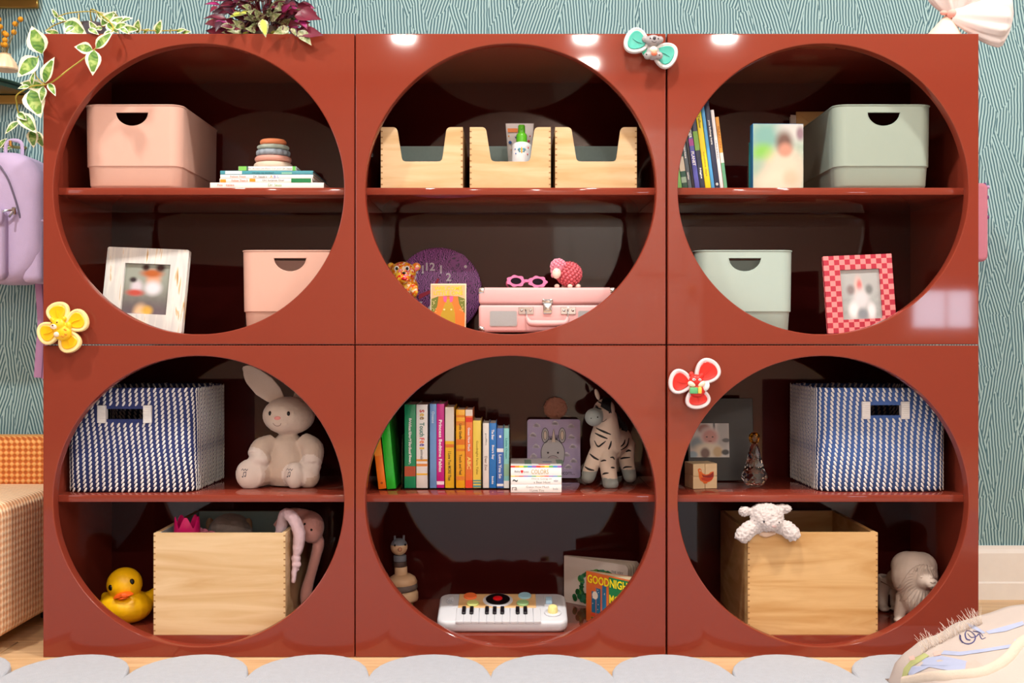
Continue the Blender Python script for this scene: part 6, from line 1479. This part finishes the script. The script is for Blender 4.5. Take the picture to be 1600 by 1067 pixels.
# ---------------------------------------------------------------- left side: woven bench, shelves, vase, backpack
WEAV = ramp_mat('peach_woven_cane', 'checker', 90, [(0, (232, 178, 128)), (.5, (196, 132, 84))], .7, bump=.6)
def weave(m, c1, c2, c3, sc):
    nt = m.node_tree; N = nt.nodes; L = nt.links; b_ = N['Principled BSDF']
    for n in list(N):
        if n.type in ('TEX_CHECKER', 'VALTORGB', 'BUMP', 'MAPPING', 'TEX_COORD'): N.remove(n)
    tc = N.new('ShaderNodeTexCoord'); sx = N.new('ShaderNodeSeparateXYZ'); L.new(tc.outputs['Object'], sx.inputs[0])
    def M(op, a, bb):
        n = N.new('ShaderNodeMath'); n.operation = op
        for i, v in enumerate((a, bb)):
            if v is None: continue
            if isinstance(v, (int, float)): n.inputs[i].default_value = v
            else: L.new(v, n.inputs[i])
        return n.outputs[0]
    h = M('ADD', sx.outputs[0], sx.outputs[1])
    p = M('SINE', M('MULTIPLY', M('ADD', h, sx.outputs[2]), sc), None); q_ = M('SINE', M('MULTIPLY', M('SUBTRACT', h, sx.outputs[2]), sc), None)
    v = M('MULTIPLY', M('ADD', M('MULTIPLY', p, q_), 1), .5)
    cr = N.new('ShaderNodeValToRGB'); e = cr.color_ramp.elements; e[0].position = .25; e[0].color = lin(c1); e[1].position = .75; e[1].color = lin(c3); x_ = e.new(.5); x_.color = lin(c2)
    L.new(v, cr.inputs[0]); L.new(cr.outputs[0], b_.inputs['Base Color'])
    bp = N.new('ShaderNodeBump'); bp.inputs['Strength'].default_value = .7; bp.inputs['Distance'].default_value = .003; L.new(v, bp.inputs['Height']); L.new(bp.outputs[0], b_.inputs['Normal'])
weave(WEAV, (228, 168, 122), (244, 200, 158), (250, 220, 184), 210)
ORW = mat('orange_woven_cane', (220, 130, 60), .7, 0); weave(ORW, (188, 96, 34), (222, 134, 60), (242, 184, 110), 230)
t = thing('woven_bench', 'low peach woven cane bench with orange woven back at left', 'bench', (-1.40, .015, .03))
MB().rbox(-.34, .328, -.03, .40, 0, .283, .025, 4).build('seat_base', WEAV, t)
MB().rbox(-.34, .34, .405, .50, .0, .395, .02, 4).build('back_cushion', ORW, t)
for sx in (-.30, .29):
    for sy in (0, .34): MB().lathe([(.016, -.0298), (.018, 0)], (sx, sy, 0), 16).build('foot', BLK, t)
MG_ = mat('dark_green_enamel', (34, 58, 44), .35, .05)
def half_shelf(label, cx, z, R_, m_under):
    t = thing('wall_shelf', label, 'shelf', (cx, WALLY-.0006, z), group='half round brass edged wall shelves')
    arc_ = lambda r: [(r*math.cos(a), -r*math.sin(a)) for a in [PI*k/32 for k in range(33)]]
    MB().prism(arc_(R_), 0, .012, ax='z').build('shelf_board', MG_, t)
    q_ = arc_(R_+.003); b = MB(); b.tube([Vector((p[0], p[1]*1.0, .014)) for p in q_ if p[1] < -.004], .004, 8, 0, 1); b.build('raised_rim', MG_, t)
    MB().rbox(-R_*1.0, R_*1.0, -.012, 0, -.024, -.0005, .002, 1).build('wall_rail', GOLD, t)
    for sx in (-.5, .5): MB().tube([(sx*R_*.3, -R_*.88, -.0045), (sx*R_*.9, -.012, -.012)], .0042, 8, 0, 1).build('bracket_strut', mat('tan_bracket', (190, 160, 116), .5, .05), t)
    return t
half_shelf('dark green half round wall shelf carrying the white vase', -1.50, 1.288, .27, MG_)
half_shelf('dark green half round wall shelf at the top left corner, higher one', -1.46, 1.533, .25, MG_)
f = Fr(.33, 1.3005, 8); s = f.S; X, Z = f.x, f.z
t = thing('bud_vase', 'small ribbed cream vase holding dried yellow ball flowers on green shelf', 'vase', f.loc)
MB().lathe([(19*s, 0), (20*s, .003), (17*s, 12*s), (10*s, 21*s), (8*s, 24*s), (9*s, 25.5*s), (7*s, 25.5*s), (6*s, 22*s)], seg=48, lobes=12, amp=.03).build('vase_body', mat('cream_ceramic', (232, 206, 170), .4, .05), t)
YB_ = mat('dried_yellow_flower', (206, 142, 26), .85, .15, 120, .4, 500); b = MB()
top_z = 24*s
for px, py in ((32, 30), (21.5, 36), (20.5, 49.6), (11, 55), (4, 50), (10, 64), (1, 42), (3, 69), (10, 71), (-8, 44), (-6, 60), (-3, 30)):
    c = f.p(px, py, random.uniform(-.01, .01)); b.tube([(0, 0, top_z-.01), Vector((c.x*.4, 0, max(top_z+.01, c.z*.6))), c], .0009, 5, 0, 3)
    MB().ell(c, 4.2*s, seg=14, ring=10).build('flower_ball', YB_, t)
b.build('flower_stems', mat('dry_stem', (120, 104, 60), .7, .1), t, kind='stuff')
# lavender backpack
f = Fr(.42, 0, 5, 443); s = f.S; X, Z = f.x, f.z
LAV = mat('lavender_canvas', (196, 178, 216), .7, .05, 40, .25, 700)
t = thing('backpack', 'lavender toddler backpack hanging on the patterned wall at left', 'backpack', f.loc)
def rr_xz(w_, h_, r, cx, cz, y, n=8): return [Vector((p[0], y, p[1])) for p in rrect(w_, h_, r, n, cx, cz)]
def slab(w_, h_, r, cx, cz, y0, y1, nm, m, e=.012):
    b = MB(); lo = []
    for k in range(6):
        a = PI/2*k/5; g_ = e*(1-math.sin(a)); lo.append(rr_xz(w_-2*g_, h_-2*g_, r-g_*.6, cx, cz, y0+e*(1-math.cos(a)) if False else y0+e-e*math.cos(a)*1.0))
    lo = lo[::1]
    front = [rr_xz(w_-2*e*(1-math.sin(PI/2*k/5)), h_-2*e*(1-math.sin(PI/2*k/5)), r, cx, cz, y0+e*(1-math.cos(PI/2*k/5))*0+e*(1-math.sin(PI/2*k/5))*0+ e*(1-k/5)*0 + (e*(1-math.cos(PI/2*(1-k/5)))*0)+ y0*0 + (e-e*math.cos(PI/2*(1-k/5)))*-1+e if False else y0+e*(math.sin(PI/2*k/5))*math.tan(PI/4)*0+e*(1-math.cos(PI/2*k/5))) for k in range(6)]
    b.loft(front+[rr_xz(w_, h_, r, cx, cz, y1)]); return b.build(nm, m, t, 60)
w_ = 132*s; h_ = 204*s
slab(w_, h_, 52*s, 0, h_/2, -.035, .085, 'main_compartment', LAV, .03)
slab(w_*.60, 112*s, 14*s, -22*s, 59*s, -.058, -.03, 'front_pocket', LAV, .014)
slab(w_*.58, 28*s, 10*s, -22*s, 100*s, -.066, -.05, 'pocket_flap', LAV, .008)
slab(31*s, 96*s, 8*s, 50*s, 49*s, -.026, .06, 'side_pocket', LAV, .016)
MB().tube([(35*s, -.022, 97*s), (50*s, -.028, 95*s), (65*s, -.012, 97*s)], 2.6*s, 8, 0, 4).build('pocket_elastic', LAV, t)
b = MB(); b.tube([(-58*s, -.037, 190*s), (-8*s, -.041, 190*s), (14*s, -.040, 168*s), (26*s, -.038, 138*s), (34*s, -.036, 110*s), (36*s, -.034, 100*s)], 1.6*s, 8, 0, 6); b.build('zip', mat('grey_violet_zip', (108, 98, 122), .5, .05), t)
b = MB(); b.tube([(30*s, -.045, 112*s), (20*s, -.055, 110*s), (14*s, -.056, 108*s)], 1.8*s, 8, 0, 2); b.tube([(30*s, -.045, 112*s), (26*s, -.06, 100*s)], 1.8*s, 8, 0, 1); b.rbox(26*s, 33*s, -.05, -.042, 104*s, 116*s, .002, 1); b.build('zip_pull', CHROME, t)
b = MB(); b.ell((0, 0, 0), (7*s, 2*s, 7*s)); b.ell((-2*s, 0, -11*s), (9*s, 2*s, 9*s)); b.ell((0, 0, 9*s), (5*s, 2*s, 6*s))
for v in b.bm.verts: v.co += Vector((-1*s, -.061, 51*s))
b.build('enamel_badge', ramp_mat('badge_colours', 'noise', 38, [(.3, (40, 150, 170)), (.42, (240, 200, 60)), (.52, (60, 130, 60)), (.62, (90, 60, 130)), (.7, (30, 30, 40))], .25, interp='CONSTANT', detail=1), t)
b = MB(); b.tube([(40*s, .055, 8*s), (44*s, .055, -60*s), (41*s, .06, -100*s), (38*s, .06, -148*s)], [5.5*s, 5*s, 6*s, 6*s], 8, 0, 5, flat=.25); b.tube([(50*s, .06, 10*s), (48*s, .065, -60*s), (47*s, .065, -150*s)], 5*s, 8, 0, 3, flat=.25); b.build('shoulder_strap', mat('orchid_webbing', (176, 130, 172), .7, .06, 40), t)
MB().tube([(-10*s, .05, 198*s), (-8*s, .05, 226*s), (14*s, .05, 226*s), (16*s, .05, 198*s)], 3*s, 8, 0, 5, flat=.5).build('top_loop', LAV, t)
MB().tube([(0, .1295, 226*s), (0, .05, 219.5*s), (0, .04, 228*s)], .004, 8, 0, 3).build('hanging_peg', GOLD, t)
t2 = thing('hanging_sprig', 'yellow green leafy sprig behind the top of the lavender backpack', 'plant', wp(2, 236, .50))
for dx, dz, tx, tz in ((0, 6, 15, 14), (-6, 4, 8, 20), (2, 2, 18, 6)): leaf_obj(VL[1], [GR_, CRL], t2, (dx*s, 0, dz*s), (tx*s, -.01, tz*s))
MB().tube([(0, .049, 8*s), (0, .02, 4*s), (4*s, -.004, 8*s)], .0014, 6, 0, 3).build('stem', STEM, t2)
# ---------------------------------------------------------------- right side: pink bag on the wall
f = Fr(.44, 0, 1520, 410); s = f.S; X, Z = f.x, f.z
t = thing('pink_bag', 'pink bag with violet floral trim hanging behind the right cabinet edge', 'bag', f.loc)
PKB = mat('pink_canvas', (206, 130, 150), .8, .06, 40, .2, 700)
slab(36*s, 122*s, 9*s, 2*s, 62*s, -.02, .1, 'bag_body', PKB, .01)
b = MB()
for k in range(11):
    z_ = (70+k*5.2)*s; b.ell((20*s+random.uniform(-1.5, 1.2)*s, -.01+.014*(k % 3), z_), (2.6*s, 3*s, 3*s), seg=10, ring=8, mi=k % 2)
b.build('floral_trim', [mat('violet_flower', (110, 70, 130), .8, .1), mat('lilac_flower', (196, 160, 206), .8, .1)], t)
MB().tube([(0, .1, 122*s), (0, .105, 150*s), (6*s, .105, 150*s), (6*s, .1, 122*s)], 2*s, 8, 0, 3).build('handle', PKB, t)

# ---------------------------------------------------------------- printed floor cushion, lower right
Yc = -.29; f = Fr(Yc, .0166, 1560); s = f.S; X, Z = f.x, f.z
t = thing('floor_cushion', 'white printed floor cushion with fluffy trim in the lower right corner', 'cushion', f.loc)
CUS = mat('white_printed_cotton', (196, 184, 177), .9, .03, 20, .2, 300)
prof = [(1405, 1085), (1412, 1052), (1425, 1032), (1450, 1012), (1475, 1000), (1500, 986), (1540, 970), (1600, 953), (1680, 945), (1760, 950), (1840, 985), (1870, 1085)]
b = MB(); n = 40; hh = lambda x: None
def top_at(px):
    for (a, za), (c, zc) in zip(prof, prof[1:]):
        if a <= px <= c: return za+(zc-za)*(px-a)/(c-a)
    return 1085
N_, M_ = 44, 22; vs, fs = [], []
for j in range(M_+1):
    v = j/M_; yv = -.32+.40*v
    for i in range(N_+1):
        px = 1405+(1870-1405)*i/N_; base = Z(top_at(px)); k = max(0, math.sin(PI/2*min(1, v/.72)))**.8 if v < .9 else max(0, 1-((v-.9)/.1)**2)**.5
        z_ = max(.0, base)*k+.004*noise.noise(Vector((px*.03, yv*30, 0)))*k
        vs.append((X(px)+.0*v, yv, max(0.0005, z_)))
for j in range(M_):
    for i in range(N_): fs.append((j*(N_+1)+i, j*(N_+1)+i+1, (j+1)*(N_+1)+i+1, (j+1)*(N_+1)+i))
m_ = len(vs); vs += [(v[0], v[1], .0002) for v in vs]; fs += [tuple(q+m_ for q in f_[::-1]) for f_ in fs]
rim = [i for i in range(N_+1)]+[(j+1)*(N_+1)-1 for j in range(1, M_+1)]+[M_*(N_+1)+i for i in range(N_-1, -1, -1)]+[j*(N_+1) for j in range(M_-1, 0, -1)]
for a, c in zip(rim, rim[1:]+rim[:1]): fs.append((a, a+m_, c+m_, c))
b.raw(vs, fs, 0, True); me = b.mesh(); link('cover', me, CUS, t, 70); BV = bvh_of(me)
def blot(pts, m, nm, off=.0022, r=None):
    """print laid on the cushion: a closed outline in pixels, filled and pressed on the cloth"""
    tri = tessellate_polygon([[Vector((p[0], p[1], 0)) for p in pts]]); b = bmesh.new(); vv = [b.verts.new((p[0], p[1], 0)) for p in pts]
    for a in tri:
        try: b.faces.new([vv[i] for i in a])
        except ValueError: pass
    bmesh.ops.subdivide_edges(b, edges=b.edges[:], cuts=4, use_grid_fill=True)
    bmesh.ops.triangulate(b, faces=b.faces[:]); b.verts.index_update(); q = MB(); ok = {}
    eye = Vector((0, -CAMD, CAMZ))-f.loc
    for v in b.verts:
        tgt = Vector((X(v.co.x), 0, Z(v.co.y))); d = (tgt-eye).normalized(); h = BV.ray_cast(eye, d)
        ok[v.index] = h[0]-d*off if h[0] is not None else None
    ids = {}; vs = []; fs = []
    for fc_ in b.faces:
        if all(ok[v.index] is not None for v in fc_.verts):
            for v in fc_.verts:
                if v.index not in ids: ids[v.index] = len(vs); vs.append(ok[v.index])
            fs.append([ids[v.index] for v in fc_.verts])
    b.free(); q.raw(vs, fs, 0, True); return q.build(nm, m, t, 180)
SKY = mat('print_cornflower', (172, 182, 212), .9, .08, 60); SKYD = mat('print_slate_blue', (92, 96, 150), .9, .1, 60); LEAFP = mat('print_moss', (178, 184, 124), .9, .2, 60); ROSP = mat('print_rose', (228, 182, 172), .9, .12, 60)
blot([(1418, 1040), (1445, 1028), (1470, 1024), (1500, 1030), (1530, 1038), (1536, 1046), (1510, 1050), (1480, 1047), (1452, 1042), (1430, 1052), (1420, 1058)], SKY, 'blue_print')
blot([(1408, 1062), (1412, 1044), (1424, 1030), (1444, 1020), (1452, 1024), (1440, 1032), (1424, 1042), (1416, 1058)], LEAFP, 'moss_print', .0028)
blot([(1470, 1022), (1500, 1024), (1540, 1018), (1590, 1010), (1592, 1000), (1586, 998), (1582, 1006), (1540, 1013), (1500, 1018), (1475, 1016)], SKY, 'blue_print', .0022)
blot([(1540, 986), (1570, 978), (1598, 970), (1600, 976), (1572, 986), (1545, 990)], SKY, 'blue_print', .0022)
blot([(1508, 972), (1524, 978), (1540, 988), (1536, 990), (1516, 980)], SKY, 'blue_print', .0022)
blot([(1510, 1034), (1524, 1030), (1536, 1040), (1524, 1046), (1508, 1046)], ROSP, 'rose_print', .003); blot([(1420, 1026), (1428, 1024), (1430, 1030), (1422, 1032)], ROSP, 'rose_print', .0032); blot([(1458, 1018), (1468, 1016), (1470, 1023), (1460, 1025)], ROSP, 'rose_print', .0032)
b = MB()
eye = Vector((0, -CAMD, CAMZ))-f.loc
def onc(px, py):
    d = (Vector((X(px), 0, Z(py)))-eye).normalized(); h = BV.ray_cast(eye, d); return h[0]-d*.0012 if h[0] is not None else None
for ln, r in (([(1501, 993), (1502, 1000), (1507, 1005), (1515, 1006), (1522, 1002), (1524, 994), (1518, 987), (1511, 985), (1508, 990), (1510, 998), (1516, 1000)], 1.1), ([(1512, 990), (1518, 996), (1526, 994), (1530, 990), (1534, 998), (1540, 996)], .9), ([(1520, 986), (1530, 988), (1536, 994)], .8), ([(1500, 992), (1500, 998), (1504, 1004)], 1.7)):
    P_ = [onc(*p) for p in ln]; P_ = [p for p in P_ if p is not None]
    if len(P_) > 2: b.tube(P_, r*s, 6, 0, 4, flat=.4)
b.build('scribbled_rose', mat('ink_indigo', (70, 68, 120), .9, 0), t)
b = MB(); rng = random.Random(8)
for k in range(120):
    u = rng.random(); px = 1440+95*u; zt_ = top_at(px); p = onc(px, zt_+rng.uniform(.8, 3.5))
    if p is None: continue
    d = Vector((-.45+rng.uniform(-.5, .5), rng.uniform(-.4, .3), .9+rng.uniform(-.3, .3))).normalized(); ln = rng.uniform(.012, .030)*(.6+.8*abs(math.sin(u*9)))
    b.tube([p, p+d*ln*.5+Vector((rng.uniform(-.002, .002), 0, 0)), p+d*ln], [.0005, .0004, .0002], 4, 0, 2)
b.build('fluffy_trim', mat('ivory_feather', (240, 226, 214), .9, .05), t, 180, kind='stuff')
b = MB(); pt = [onc(*p) for p in ((1412, 1066), (1460, 1058), (1500, 1056), (1540, 1050), (1575, 1030), (1598, 1004), (1640, 985))]; pt = [p for p in pt if p is not None]
if len(pt) > 2: b.tube(pt, [9*s]*len(pt), 12, 0, 5, flat=.6); b.build('cream_binding', mat('cream_fleece', (214, 200, 184), .95, .05, 60, .3, 300), t)
